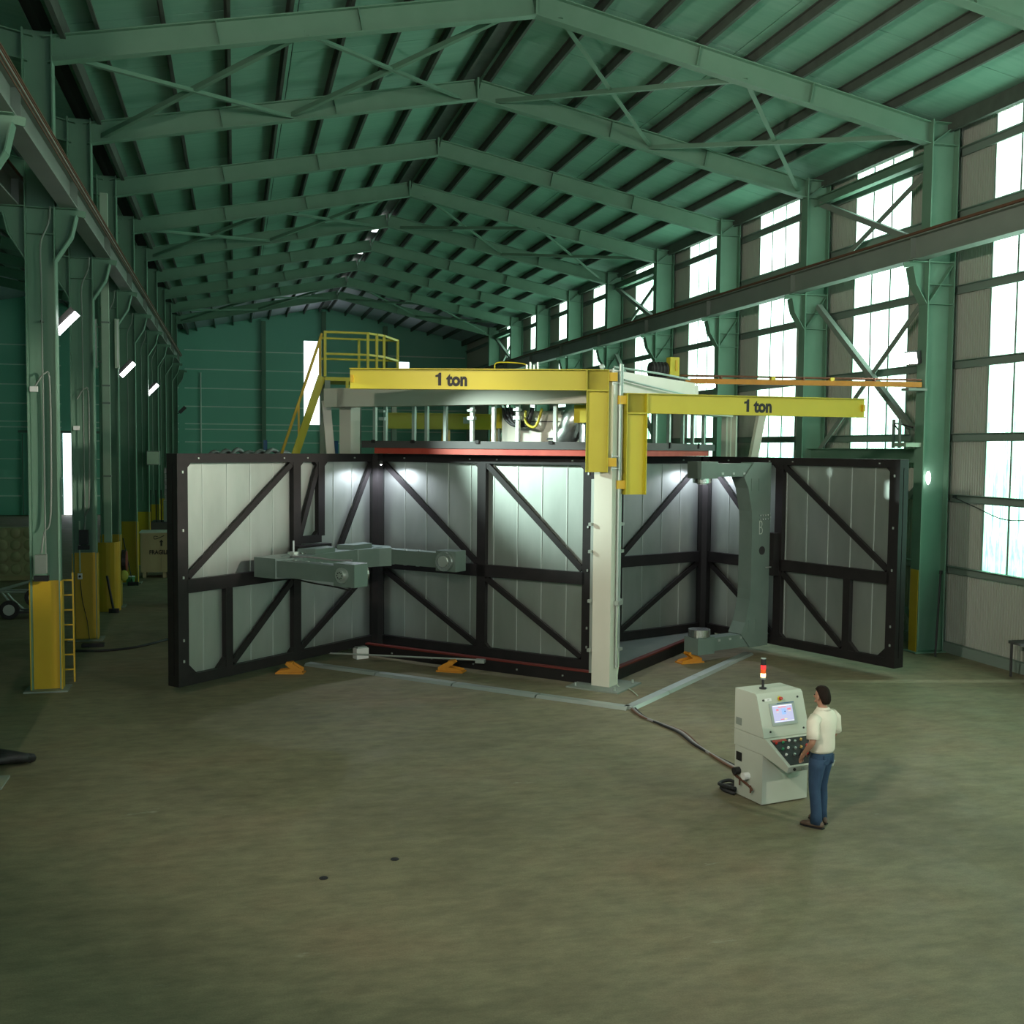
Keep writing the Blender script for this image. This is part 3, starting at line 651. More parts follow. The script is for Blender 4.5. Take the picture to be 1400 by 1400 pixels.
# ---- L-shaped swinging door units
def leaf(par, P, ang, n_side, mid, length, low_post=None, extra_post=None, end_thick=.3, gap=0.):
    """framed leaf from the pivot P outwards; frame on the side n_side (+1 = left of the direction)"""
    d = Vector((math.cos(R(ang)), math.sin(R(ang)), 0)); n = Vector((-d.y, d.x, 0))*n_side
    P = Vector((P[0], P[1], 0))
    z0, z1 = .22, 4.65
    TH, FD = .12, .12
    def rect(nm, s0, s1, za, zb, m=BLACK, t0=-FD, t1=0.):
        bm = BM(); prism(bm, [(s0, za), (s1, za), (s1, zb), (s0, zb)], P, d, Z, n, t0, t1); return obj(nm, bm, m, par)
    # panels: upright galvanised sheets behind the frame
    k = round((length-.2)/.605); st = (length-.2)/k
    for j in range(k): rect('panel', .12+j*st, .12+(j+1)*st-.004, z0+.06, z1-.06, GALV, -FD-.07, -FD)
    for j in range(1, k): rect('seam_strip', .12+j*st-.014, .12+j*st+.008, z0+.1, z1-.1, GALV2, -FD, -FD+.012)
    rect('backing', -.12, length-.02, z0+.04, z1-.04, CHAR, -FD-.16, -FD-.075)
    rect('top_rail', 0, length, z1-.18, z1, t0=-end_thick); rect('bottom_rail', 0, length, z0, z0+.2, t0=-end_thick)
    rect('middle_rail', .12, length-.2, 1.99, 2.25)
    rect('post', mid-.11, mid+.11, z0+.2, z1-.18)
    rect('end_post', length-.25, length, z0+.2, z1-.18, t0=-FD, t1=0); rect('end_post', length-.2, length-.002, z0+.2, z1-.18, t0=-end_thick, t1=-FD-.025)
    def diag(sa, za, sb, zb, w=.12):
        a = P+d*sa+Z*za-n*.05; b = P+d*sb+Z*zb-n*.05
        bm = BM(); bar(bm, a, b, w, .07, tuple(n)) if False else bar(bm, a, b, .07, w, tuple(Vector((b-a)).cross(n))); obj('diagonal_brace', bm, BLACK, par)
    def gus(s, z, ds, dz_, t=.14):
        bm = BM(); prism(bm, [(s, z), (s+ds*t, z), (s, z+dz_*t)], P, d, Z, n, -FD, -.01); obj('gusset', bm, BLACK, par)
    if extra_post:
        rect('post', extra_post-.1, extra_post+.1, 2.86, z1-.18); rect('short_rail', extra_post, mid-.1, 2.72, 2.88)
        diag(extra_post+.06, z1-.2, mid-.12, 2.9); diag(.15, z1-.2, extra_post-.5, 2.3)
        gus(extra_post+.1, 2.88, 1, 1, .1); gus(extra_post+.1, z1-.18, 1, -1, .1); gus(extra_post-.1, z1-.18, -1, -1, .1)
    else: diag(.16, z1-.2, mid-.12, 2.28)
    diag(mid+.12, z1-.2, length-.27, 2.3)
    diag(.16, 1.97, mid-.12, z0+.24)
    if low_post:
        rect('post', low_post-.09, low_post+.09, z0+.2, 1.99); diag(mid+.12, 1.95, low_post-.12, z0+.25)
        for s_, z_, a, b in ((low_post+.09, z0+.2, 1, 1), (length-.25, z0+.2, -1, 1)): gus(s_, z_, a, b, .2)
    else:
        diag(mid+.12, 1.95, length-.27, z0+.25)
    for s_, a in ((length-.25, -1), (mid+.11, 1), (mid-.11, -1), (.12, 1)): gus(s_, z1-.18, a, -1, .09)
    gus(mid+.11, z0+.2, 1, 1, .1)
    for s_ in (.8, mid-.3, mid+.4, length-.5):
        bm = BM(); c = P+d*s_+n*.008+Z*(z1-.09); box(bm, c, (.03, .03, .03), R(ang)); obj('bolt', bm, GALV2, par)
    for z_ in (4.3, 3.2, 2.3, 1.1, .7):
        bm = BM(); c = P+d*(length-.12)+n*.006+Z*z_; box(bm, c, (.03, .03, .05), R(ang)); obj('bolt', bm, GALV2, par)
    return d, n, P
LP, RP = (3.2, 24.97), (11.52, 25.08)
LA, LB, RC, RD = 222.84, -46.0, 202.3, -69.66
ul = thing('door_unit', 'black framed L-shaped swinging door with galvanised panels on the left, holding the level arm', 'door unit', (*LP, 0), group='L-shaped swinging doors of the booth')
dA, nA, P_ = leaf(ul, LP, LA, 1, 2.62, 5.80, low_post=4.53, extra_post=1.87)
dB, nB, P_ = leaf(ul, LP, LB, -1, 2.9, 5.66)
ur = thing('door_unit', 'black framed L-shaped swinging door with galvanised panels on the right, holding the upright arm', 'door unit', (*RP, 0), group='L-shaped swinging doors of the booth')
dC, nC, P_ = leaf(ur, RP, RC, 1, 2.9, 5.3)
dD, nD, P_ = leaf(ur, RP, RD, -1, 2.42, 5.68, low_post=4.40)
for par, P in ((ul, LP), (ur, RP)):
    for h in (0,):
        pass
    bm = BM(); cyl(bm, (P[0], P[1], .05), (P[0], P[1], 4.65), .17, 8); obj('corner_post', bm, BLACK, par)
    bm = BM(); cyl(bm, (P[0], P[1]-.14, .18), (P[0], P[1]-.14, 1.0), .02, 6); obj('pivot_rod', bm, RED, par)
    bm = BM(); box(bm, (P[0], P[1]-.08, .1), (.5, .3, .2), R(20)); obj('pivot_foot', bm, BLACK, par)

# ---- mould arms: a C-shaped weldment bolted to each door unit
def mould_arm(lab, P, d, n, s_mid, z_mid, along, half, reach, level):
    """along: direction of the spine, n: direction of the two arms"""
    O = Vector((P[0], P[1], 0))+d*s_mid+Z*z_mid+n*.12
    t = thing('mould_arm', lab, 'arm', tuple(O))
    A = Vector(along); B = n; W = A.cross(B).normalized()
    if W.dot(Z) < 0 and level: W = -W
    hw = .20
    # spine and haunches as one shaped plate box
    out = [(-half-.17, .0), (half+.17, .0), (half+.17, .62), (half-.17, .95), (half-.42, .80), (half-.95, .66), (half*.4, .64), (-half*.4, .64), (-half+.95, .66), (-half+.42, .80), (-half+.17, .95), (-half-.17, .62)]
    bm = BM(); prism(bm, [(a, b*.95+.08) for a, b in out], O, A, B, W, -hw, hw); sp = obj('spine', bm, ARM, t)
    for s in (-1, 1):
        bm = BM(); c0 = O+A*(s*half)+B*.55; c1 = O+A*(s*half)+B*reach
        prism(bm, [(-.15, -.16), (.15, -.16), (.15, .16), (-.15, .16)], c0, A, W, B, 0, (c1-c0).length); obj('beam', bm, ARM, t)
        bm = BM(); cA = O+A*(s*half)+B*(reach-.28)
        prism(bm, [(-.19, -.22), (.19, -.22), (.19, .22), (-.19, .22)], cA, A, W, B, -.22, .3); hb = obj('head_box', bm, ARM, t)
        inn = cA-A*(s*.19)+B*.05
        bm = BM(); cyl(bm, inn, inn-A*(s*.10), .21, 20); obj('mount_plate', bm, STAIN, t)
        bm = BM(); cyl(bm, inn-A*(s*.10), inn-A*(s*.13), .12, 16); obj('mount_hub', bm, GALV2, t)
        ofs = cA+W*.24 if level else cA-d*.0+W*(-.24 if W.y > 0 else .24)
        wd = W if level else (W if W.y < 0 else -W)
        for b_ in (.7, 1.15):                                    # gusset ribs on the haunch
            c = O+A*(s*(half-.34))+B*(b_*.55+.1)
            bm = BM(); bar(bm, c-W*(hw+.012), c+W*(hw+.012), .03, .28, tuple(A)); obj('rib', bm, ARM, t)
        for k in range(3):
            c = O+A*(s*(half-.08))+B*(.95+k*.35); bm = BM(); bar(bm, c-W*.175, c+W*.175, .07, .05, tuple(A)); obj('bolt_lug', bm, GALV2, t)
    # bolted splice across the spine, lightening hole, mounting flange on the door
    for k in range(5):
        for r2 in (0, 1):
            c = O+A*(half*.42+r2*.09)+B*(.10+k*.085); bm = BM(); bar(bm, c-W*(hw+.03), c+W*(hw+.03), .03, .03, tuple(A)); obj('bolt', bm, STAIN, t)
    c = O+A*(half*.05)+B*.34
    for sg in (-1, 1):
        bm = BM(); cyl(bm, c+W*sg*(hw+.001), c+W*sg*(hw+.006), .10, 18); obj('lightening_hole', bm, RUBBER, t)
    bm = BM(); prism(bm, [(-.5, -.32), (.5, -.32), (.5, .32), (-.5, .32)], O, A, W, B, -.12, .08); obj('mounting_flange', bm, BLACK, t)
    for a0 in (-.9, .75):
        bm = BM(); c = O+A*a0+B*.2; prism(bm, [(-.3, -.1), (.3, -.1), (.22, .1), (-.22, .1)], c, A, W, B, -.1, .2)
        obj('cover_plate', bm, ARM, t) if False else bm.free()
    return t, O, A, B, W
ta, Oa, Aa, Ba, Wa = mould_arm('grey green C-shaped steel arm lying level across the left door corner', LP, dA, nA, 2.27, 2.38, dA, 1.62, 2.72, True)
tb, Ob, Ab, Bb, Wb = mould_arm('grey green C-shaped steel arm standing upright in front of the right door', RP, dD, nD, 2.15, 2.38, Z, 1.98, 2.35, False)
# details on the level arm: end flange with ring of holes, cable, top plates
fc = Oa+Aa*1.62+Ba*2.44; od = Aa if True else Aa
bm = BM(); cyl(bm, fc+Aa*.19, fc+Aa*.23, .15, 20); obj('end_flange', bm, GALV2, ta)
bm = BM(); cyl(bm, fc+Aa*.23, fc+Aa*.27, .095, 16); obj('end_flange', bm, YELG if False else GALV2, ta)
for k in range(8):
    a = 6.2832*k/8; c = fc+Aa*.272+Ba*(math.cos(a)*.06)+Z*(math.sin(a)*.06)
    bm = BM(); cyl(bm, c, c+Aa*.004, .014, 6); obj('flange_hole', bm, RUBBER, ta)
bm = BM(); tube(bm, [Oa+Aa*1.4+Ba*.7+Z*.22, Oa+Aa*1.5+Ba*1.4+Z*.25, Oa+Aa*1.55+Ba*2.0+Z*.24, Oa+Aa*1.6+Ba*2.5+Z*.27], .018, 6); obj('cable', bm, CABLEG, ta)
bm = BM(); tube(bm, [Oa+Aa*1.5+Ba*.8-Z*.2, Oa+Aa*1.6+Ba*1.5-Z*.24, Oa+Aa*1.72+Ba*2.2-Z*.25, Oa+Aa*1.7+Ba*2.6-Z*.3], .016, 6); obj('cable', bm, RUBBER, ta)
for a0, b0 in ((-.9, .45), (.3, .45)):
    c = Oa+Aa*a0+Ba*b0+Z*.2; bm = BM(); prism(bm, [(-.45, -.18), (.45, -.18), (.3, .18), (-.3, .18)], c, Aa, Ba, Z, 0, .1); obj('top_plate', bm, ARM, ta)
bm = BM(); c = Oa+Aa*.9+Ba*.3+Z*.2; cyl(bm, c, c+Z*.28, .02, 6); cyl(bm, c, c+Z*.05, .12, 8); obj('lubricator', bm, GALV2, ta)
# details on the upright arm: chalk letter B, lower turntable ring
vdir = -Wb if Wb.y > 0 else Wb
axx = Bb if Bb.x > 0 else -Bb
text_mesh('chalk_letter', 'B', .5, tb, plane_matrix(Ob+Z*.62+Bb*.4+vdir*.205, axx, Z), CHALK, .55, -.012)
c = Ob-Ab*1.98+Bb*2.12+Z*.26
bm = BM(); cyl(bm, c-Z*.06, c+Z*.1, .25, 28); obj('turntable_ring', bm, STAIN, tb)
c = Ob+Bb*.1+Z*-.3; bm = BM(); bar(bm, c+Bb*-.3+vdir*.25, c+Bb*.15+vdir*.25, .03, .03); obj('sensor_rod', bm, GALV2, tb)
# ================================================================== AROUND THE BOOTH
# ---- yellow service stair and platform behind the booth
st = thing('service_platform', 'yellow railed service platform with steep stair behind the booth', 'platform', (2.3, 29.0, 0))
PX0, PX1, PY0, PY1, PZ = 2.32, 4.5, 28.9, 30.6, 6.66
bm = BM(); box(bm, ((PX0+PX1)/2, (PY0+PY1)/2, PZ-.06), (PX1-PX0, PY1-PY0, .1)); obj('deck', bm, YEL, st)
PV = [(PX0, PY0), (3.45, PY0), (3.72, PY0+.25), (3.95, PY0+.5), (PX1, PY1), (PX0, PY1), (3.4, PY1)]
for x, y in PV:
    bm = BM(); bar(bm, (x, y, PZ), (x, y, PZ+1.2), .07, .07, (0, 1, 0)); obj('rail_post', bm, YEL, st)
loop = [(PX0, PY0), (3.45, PY0), (3.72, PY0+.25), (3.95, PY0+.5), (PX1, PY1), (3.4, PY1), (PX0, PY1)]
for a, b in zip(loop, loop[1:]):
    for z in (.6, 1.17):
        bm = BM(); bar(bm, (*a, PZ+z), (*b, PZ+z), .055, .055); obj('rail', bm, YEL, st)
for x, y in ((PX0+.06, PY0), (3.2, PY0), (PX0+.06, PY1), (PX1-.1, PY1)):
    bm = BM(); bar(bm, (x, y, 0), (x, y, PZ-.1), .14, .14, (0, 1, 0)); obj('leg', bm, GREEN2, st)
bm = BM(); bar(bm, (2.9, PY0, 5.6), (2.9, PY0, PZ-.1), .08, .08, (0, 1, 0)); obj('hanger', bm, YEL, st)
top = Vector((2.24, 28.95, PZ)); run = Vector((-.34, -.06, -1.0)); bot = top+run*PZ
wdv = Vector((.06, 1., 0))*.72
for o_ in (Vector((0, 0, 0)), wdv):
    bm = BM(); bar(bm, top+o_, bot+o_, .06, .2); obj('stringer', bm, YEL, st)
    hr = Vector((0, 0, 1.05))
    bm = BM(); bar(bm, top+o_+hr*1.08, bot+o_+hr-run*1.2, .055, .055); obj('handrail', bm, YELG, st)
    for s in (.02, .27, .52, .76):
        p = top.lerp(bot, s)+o_; bm = BM(); bar(bm, p, p+hr, .05, .05, (0, 1, 0)); obj('handrail_post', bm, YELG, st)
for k in range(1, 22):
    p = top.lerp(bot, k/22); bm = BM(); bar(bm, p+Vector((0, 0, 0)), p+wdv, .2, .03); obj('tread', bm, YEL, st)

# ---- drive motor and guard on the far corner of the booth frame
t = thing('drive_motor', 'black drive motor with yellow belt guard on top of the booth frame', 'motor', (9.75, 23.6, 6.34))
bm = BM(); box(bm, (9.72, 23.7, 6.42), (.75, .4, .16), R(10)); obj('base', bm, RUBBER, t)
bm = BM(); cyl(bm, (9.42, 23.7, 6.68), (9.85, 23.7, 6.68), .17, 14); obj('motor_body', bm, RUBBER, t)
for k in range(5):
    bm = BM(); cyl(bm, (9.46+k*.085, 23.7, 6.68), (9.48+k*.085, 23.7, 6.68), .19, 14); obj('cooling_fin', bm, CHAR, t)
bm = BM(); box(bm, (9.97, 23.62, 6.74), (.24, .2, .46), R(5)); gd = obj('belt_guard', bm, YEL, t)
bm = BM(); box(bm, (10.02, 23.512, 6.78), (.05, .01, .26), R(5)); obj('guard_slot', bm, YELG, gd)
bm = BM(); cyl(bm, (9.42, 23.7, 6.36), (9.42, 23.7, 6.5), .04, 6); cyl(bm, (9.1, 23.9, 6.4), (9.9, 23.9, 6.4), .03, 6); obj('foot', bm, GALV2, t)
t = thing('motor_shelf', 'grey green beam under the drive motor reaching off the booth frame', 'beam', (9.6, 23.8, 6.2))
bm = BM(); bar(bm, (8.6, 22.6, 6.24), (10.75, 24.2, 6.24), .3, .22); obj('beam', bm, WHITE, t)
t = thing('busbar', 'orange bus rail with thin black pipe running from booth to window wall', 'rail', (10.35, 23.8, 6.4))
a, b = Vector((10.35, 23.75, 6.44)), Vector((XR-.05, 22.3, 6.40))
bm = BM(); bar(bm, a, b, .09, .12); obj('rail', bm, ORANGE, t)
bm = BM(); cyl(bm, a+Vector((-.4, .1, .13)), b+Vector((0, 0, .11)), .025, 8); obj('pipe', bm, RUST, t)
for s in (.15, .37, .5, .62, .8):
    c = a.lerp(b, s); bm = BM(); box(bm, (c.x, c.y, c.z+.09), (.1 if s in (.37, .62) else .04, .1, .08)); obj('clip', bm, YEL if s in (.37, .62) else RUST, t)
bm = BM(); box(bm, (XR-.22, 22.32, 6.28), (.5, .3, .06)); obj('wall_bracket', bm, GREEN2, t)
t = thing('valve_manifold', 'small metal valve cluster standing on the left yellow beam', 'valve', (5.6, 20.8, 6.38))
for k in range(4):
    bm = BM(); cyl(bm, (5.6+k*.07, 20.63-k*.02, 6.375), (5.6+k*.07, 20.63-k*.02, 6.46+.05*(k % 2)), .025, 8); obj('valve', bm, GALV2, t)
bm = BM(); tube(bm, [(5.0, 20.85, 6.39), (5.05, 20.8, 6.5), (5.5, 20.7, 6.49), (5.62, 20.64, 6.44)], .012, 6); obj('tube', bm, YEL, t)

# ---- rack with blue uprights and bundles, behind the left door
t = thing('pallet_rack', 'pallet rack with blue uprights showing above the left door', 'rack', (1.0, 36, 0))
for x in (.97, 3.26):
    for dy in (0, .9):
        bm = BM(); bar(bm, (x, 36+dy, 0), (x, 36+dy, 5.0), .22, .1, (1, 0, 0)); obj('upright', bm, BLUE, t)
for z in (1.6, 3.1, 4.4):
    for dy in (-.05, .95):
        bm = BM(); bar(bm, (.97, 36+dy, z), (3.26, 36+dy, z), .06, .13); obj('shelf_beam', bm, ORANGE, t)
t = thing('wrapped_bundle', 'clear wrapped bundle lying on top behind the left door rail', 'bundle', (.6, 34, 0))
bm = BM(); box(bm, (.4, 34, 2.2), (2.6, 1.2, 4.36)); obj('crate_stack', bm, DARK, t)
for k in range(7):
    bm = BM(); tube(bm, [(-.8+k*.32, 33.5, 4.46), (-.6+k*.34, 33.7, 4.62+.04*(k % 3)), (-.4+k*.36, 34.2, 4.5), (-.2+k*.33, 34.5, 4.44)], .07, 7, 3); obj('wrapped_roll', bm, WRAP, t, smooth=True)

# ---- things by the inner column row
t = thing('downpipe', 'pale downpipe dropping into a curved yellow guard beside third column', 'pipe', (-3.6, 33.1, 0))
bm = BM(); box(bm, (-3.58, 33.0, 6.9), (.2, .16, 10.1)); obj('pipe', bm, PIPEW, t)
for z in (3.9, 6.0, 6.5, 8.3, 10.2):
    bm = BM(); box(bm, (-3.58, 33.0, z), (.23, .19, .05)); obj('pipe_band', bm, GREEN2, t)
bm = BM(); n = 10; ring = []
out = [(-.36*math.cos(math.pi*i/n), -.36*math.sin(math.pi*i/n)) for i in range(n+1)]; inn = [(-.33*math.cos(math.pi*i/n), -.33*math.sin(math.pi*i/n)) for i in range(n+1)]
prism(bm, [(p[0], p[1]) for p in out]+[(p[0], p[1]) for p in inn[::-1]], (-3.6, 32.95, 0), (1, 0, 0), (0, 1, 0), (0, 0, 1), 0, 2.0); obj('guard', bm, YELG, t)
t = thing('hand_broom', 'dark broom leaning against the curved yellow guard', 'broom', (-3.3, 32.4, 0))
bm = BM(); cyl(bm, (-3.58, 32.56, 1.05), (-3.40, 32.40, .1), .035, 6); obj('stick', bm, RUBBER, t)
bm = BM(); box(bm, (-3.38, 32.38, .06), (.28, .1, .12)); obj('brush', bm, RUBBER, t)
t = thing('push_broom', 'thin broom leaning on the yellow base of fourth column', 'broom', (-3.4, 38.6, 0))
bm = BM(); cyl(bm, (-3.75, 39.0, 1.6), (-3.42, 38.6, .1), .02, 6); obj('stick', bm, RUBBER, t)
bm = BM(); box(bm, (-3.40, 38.58, .06), (.35, .1, .12)); obj('brush', bm, RUBBER, t)
t = thing('safety_vest', 'lime safety vest hanging behind the curved yellow guard', 'vest', (-3.6, 33.4, .8))
for s, zz in ((-1, 1.05), (1, .95)):
    bm = BM(); sphere(bm, (-3.6+s*.40, 33.42, zz), (.13, .06, .3 if s < 0 else .16), 10, 8); obj('side', bm, LIME, t, smooth=True)
t = thing('hose_reel', 'dark red hose reel on the side of third column', 'reel', (-3.22, 33.7, 1.3))
bm = BM(); cyl(bm, (-3.27, 33.7, 1.35), (-3.15, 33.7, 1.35), .34, 18); obj('drum', bm, RUBBER, t)
bm = BM(); cyl(bm, (-3.155, 33.7, 1.35), (-3.13, 33.7, 1.35), .3, 18); obj('disc', bm, RED, t)
t = thing('green_bucket', 'small green bucket at the foot of the fourth column', 'bucket', (-3.45, 38.8, 0))
bm = BM(); cyl(bm, (-3.5, 38.75, 0), (-3.5, 38.75, .3), .12, 12, .15); obj('pail', bm, mat('green_plastic', (.10, .32, .14), .5), t)
bm = BM(); cyl(bm, (-3.5, 38.75, .29), (-3.5, 38.75, .31), .155, 12); obj('rim', bm, PAPER, t)

t = thing('shipping_crate', 'plywood shipping crate lettered FRAGILE! beside the fourth column', 'crate', (-2.7, 41.2, 0), group=None)
for k, (x0, x1) in enumerate(((-3.33, -2.62), (-2.61, -1.7))):
    bm = BM(); box(bm, ((x0+x1)/2, 41.2, .92), (x1-x0, 1.1, 1.42)); obj('panel', bm, WOOD, t)
bm = BM(); box(bm, (-2.52, 41.2, 1.65), (1.68, 1.16, .04)); obj('lid', bm, mat('pale_lid', (.55, .58, .48), .6), t)
for x in (-3.2, -2.5, -1.85):
    bm = BM(); box(bm, (x, 41.2, .1), (.12, 1.0, .2)); obj('skid', bm, WOOD, t)
fm = plane_matrix((-2.66, 40.640, .93), (1, 0, 0), (0, 0, 1))
text_mesh('lettering', 'FRAGILE!', .21, t, fm, INK, .86, .006)
bm = BM(); prism(bm, [(-.03, -.12), (.03, -.12), (.03, .02), (.07, .02), (0, .12), (-.07, .02), (-.03, .02)], (-2.6, 40.645, 1.28), (1, 0, 0), (0, 0, 1), (0, -1, 0), 0, .004); obj('up_arrow', bm, INK, t)
bm = BM(); tube(bm, [(-2.72, 40.645, 1.5), (-2.84, 40.645, 1.52), (-2.84, 40.645, 1.42), (-2.72, 40.645, 1.44), (-2.5, 40.645, 1.54)], .012, 5, 4); obj('hook_mark', bm, INK, t)
t = thing('wrapped_pallet', 'dark machinery with shiny wrapped load on top behind the FRAGILE crate', 'pallet load', (-2.5, 46, 0))
bm = BM(); box(bm, (-2.2, 46, 1.25), (2.2, 1.6, .9)); obj('machine_bed', bm, CHAR, t)
bm = BM(); box(bm, (-2.2, 46, .4), (2.0, 1.4, .8)); obj('base', bm, DARK, t)
bm = BM(); box(bm, (-2.0, 45.8, 2.15), (1.6, 1.0, .85)); obj('housing', bm, ARM, t)
for k in range(6):
    bm = BM(); box(bm, (-2.15, 45.9, 2.68+k*.22), (1.2+.04*(k % 2), 1.0, .2)); obj('wrapped_box', bm, WRAP, t)
for k in range(3):
    bm = BM(); cyl(bm, (-3.3+k*.2, 45.5, 1.7), (-3.3+k*.2, 45.5, 3.0), .02, 6); obj('lever', bm, RUBBER, t)
t = thing('wall_cabinet', 'small pale cabinet fixed high on the fifth column of the inner row', 'cabinet', (XC+.3, 44.4, 4.2))
bm = BM(); box(bm, (XC+.45, 44.55, 4.3), (.5, .3, .55)); obj('body', bm, GREEN2, t)
bm = BM(); box(bm, (XC+.45, 44.39, 4.3), (.44, .02, .48)); obj('door', bm, PIPEW, t)
t = thing('foam_mould', 'pale foam block with bulging domes at the left picture edge', 'foam block', (-7.6, 40.6, 0))
bm = BM(); box(bm, (-7.9, 40.9, 1.02), (2.3, .5, 1.7)); obj('block', bm, FOAM, t)
for r in range(4):
    for c_ in range(5):
        bm = BM(); sphere(bm, (-8.75+c_*.43, 40.66, .42+r*.42), (.19, .10, .19), 10, 8); obj('dome', bm, FOAM, t, smooth=True)
bm = BM(); box(bm, (-7.9, 40.9, .1), (2.2, .6, .16)); obj('pallet', bm, WOOD, t)
t = thing('hand_cart', 'tubular metal cart with wheel beside the first yellow column base', 'cart', (-5.6, 31.9, 0))
for s in (0, .45):
    bm = BM(); tube(bm, [(-6.4, 31.7+s, .75), (-5.5, 31.8+s, 1.0), (-5.1, 31.8+s, 1.15)], .03, 6, 2); tube(bm, [(-6.3, 31.7+s, .75), (-5.1, 31.8+s, .72)], .03, 6, 0); tube(bm, [(-6.2, 31.7+s, .75), (-5.75, 31.8+s, .2), (-5.1, 31.8+s, .15)], .03, 6, 2); obj('frame', bm, GALV2, t)
for x in (-5.35, -6.0):
    bm = BM(); cyl(bm, (x, 31.58, .27 if x < -5.5 else .6), (x, 31.68, .27 if x < -5.5 else .6), .26, 18); wh = obj('tyre', bm, RUBBER, t)
    bm = BM(); cyl(bm, (x, 31.56, .27 if x < -5.5 else .6), (x, 31.58, .27 if x < -5.5 else .6), .15, 16); obj('hub', bm, GALV2, wh)
bm = BM(); box(bm, (-5.7, 31.95, .18), (1.1, .5, .06)); obj('tray', bm, CHAR, t)
t = thing('yellow_ladder', 'thin yellow ladder standing behind the nearest yellow column base', 'ladder', (-3.2, 23.3, 0))
for x in (-3.55, -3.17):
    bm = BM(); bar(bm, (x, 23.05, 0), (x-.04, 23.25, 2.2), .03, .05, (0, 1, 0)); obj('rail', bm, YELG, t)
for k in range(7):
    z = .25+k*.3; bm = BM(); bar(bm, (-3.55-.04*z/2.2, 23.05+.2*z/2.2, z), (-3.17-.04*z/2.2, 23.05+.2*z/2.2, z), .03, .03); obj('rung', bm, YELG, t)
# switch gear on the two nearest columns
for i, xo, lab in ((-1, .0, 'grey switch box with cable just above nearest yellow column base'), (0, .05, 'dark switch box above the second yellow column base')):
    y = fy(i)-.2; t = thing('switch_box', lab, 'switch', (XC+xo, y, 2.2))
    bm = BM(); box(bm, (XC+xo-.05, y-.05, 2.5 if i < 0 else 2.55), (.2, .16, .36)); obj('box', bm, GREEN2 if i < 0 else RUBBER, t)
    bm = BM(); box(bm, (XC+xo-.05, y-.04, 2.22 if i < 0 else 2.3), (.26, .14, .1)); obj('base', bm, RUBBER, t)
    bm = BM(); tube(bm, [(XC+xo-.05, y, 2.7), (XC+xo, y+.03, 3.1), (XC+.12, y+.06, 3.5), (XC+.14, y+.06, 5.9), (XC+.05, y+.04, 6.15), (XC-.12, y+.03, 5.9)], .018, 6); obj('cable', bm, GREEN2, t)
    bm = BM(); box(bm, (XC-.14, y+.03, 5.85 if i < 0 else 5.2), (.14, .05, .1)); obj('tag', bm, PAPER, t)
y = fy(0)-.22; t = thing('pendant_switch', 'small white pendant switch on a rod over second yellow base', 'switch', (XC-.1, y, 0))
bm = BM(); cyl(bm, (XC-.1, y, 1.7), (XC-.1, y, 2.95), .018, 6); obj('rod', bm, PIPEW, t)
bm = BM(); box(bm, (XC-.1, y-.02, 1.6), (.1, .08, .14)); bx_ = obj('box', bm, PAPER, t)
bm = BM(); cyl(bm, (XC-.1, y-.06, 1.6), (XC-.1, y-.068, 1.6), .03, 10); obj('button', bm, INK, bx_)
bm = BM(); tube(bm, [(XC-.1, y, 1.5), (XC-.05, y-.03, 1.0), (XC+.05, y-.03, .5), (XC+.1, y-.05, .05)], .01, 5); obj('cord', bm, RUBBER, t)
for x, zc, lab in ((-3.90, 7.72, 'pale vertical tube light left of the downpipe, on the third inner column'), (-3.30, 7.74, 'pale vertical tube light right of the downpipe, on the third inner column')):
    t = thing('strip_light', lab, 'light', (x, 33.3, zc-.7), group='vertical tube lights beside the downpipe')
    bm = BM(); box(bm, (x, 33.3, zc), (.12, .06, 1.42)); obj('cover', bm, PIPEW, t)
    bm = BM(); box(bm, (x+.02, 33.262, zc), (.04, .02, 1.36)); obj('tube', bm, PAPER, t)
    for dz_ in (-.5, .5):
        bm = BM(); bar(bm, (x, 33.3, zc+dz_), (XC+(.2 if x > XC else -.2), 33.6, zc+dz_), .04, .04); obj('bracket', bm, GREEN2, t)

# ---- tilted tube lamps on the inner columns, floodlights on the window wall
def tube_lamp(lab, i, x, y, z, aim=None):
    t = thing('tube_lamp', lab, 'lamp', (x, y, z), group='tilted tube lamps on the inner columns')
    a, b = Vector((x-.2, y, z-.2)), Vector((x+.18, y, z+.2))
    bm = BM(); bar(bm, a+Vector((-.05, .04, .06)), b+Vector((-.05, .04, .06)), .2, .10, (0, 1, 0)); obj('housing', bm, LAMPBODY, t)
    bm = BM(); bar(bm, a, b, .12, .05, (0, 1, 0)); obj('tube', bm, LAMPW, t)
    bm = BM(); tube(bm, [a+Vector((-.05, .05, 0)), (x-.32, y+.05, z-.1), (XC, fy(i)-.1, z-.05)], .025, 6); obj('bracket', bm, LAMPBODY, t)
    if aim: spot('added_panel_beam', (x+.12, y-.1, z-.02), aim, 11000, 22, 1., (.80, 1, .92), .12)  # added narrow spot standing in for the greenish gleam on the door panel
tube_lamp('tilted bright tube lamp on the nearest column of inner row', -1, -3.20, 23.0, 7.2, (6.2, 21.8, 4.2))
tube_lamp('tilted bright tube lamp near the downpipe on inner row', 1, -3.15, 34.9, 7.1)
tube_lamp('tilted bright tube lamp on the farther inner columns, third of its row', 3, -3.15, 45.3, 7.02)
t = thing('tube_lamp', 'unlit dark lamp head beyond the last inner columns', 'lamp', (-3.1, 67.2, 6.9), group=None)
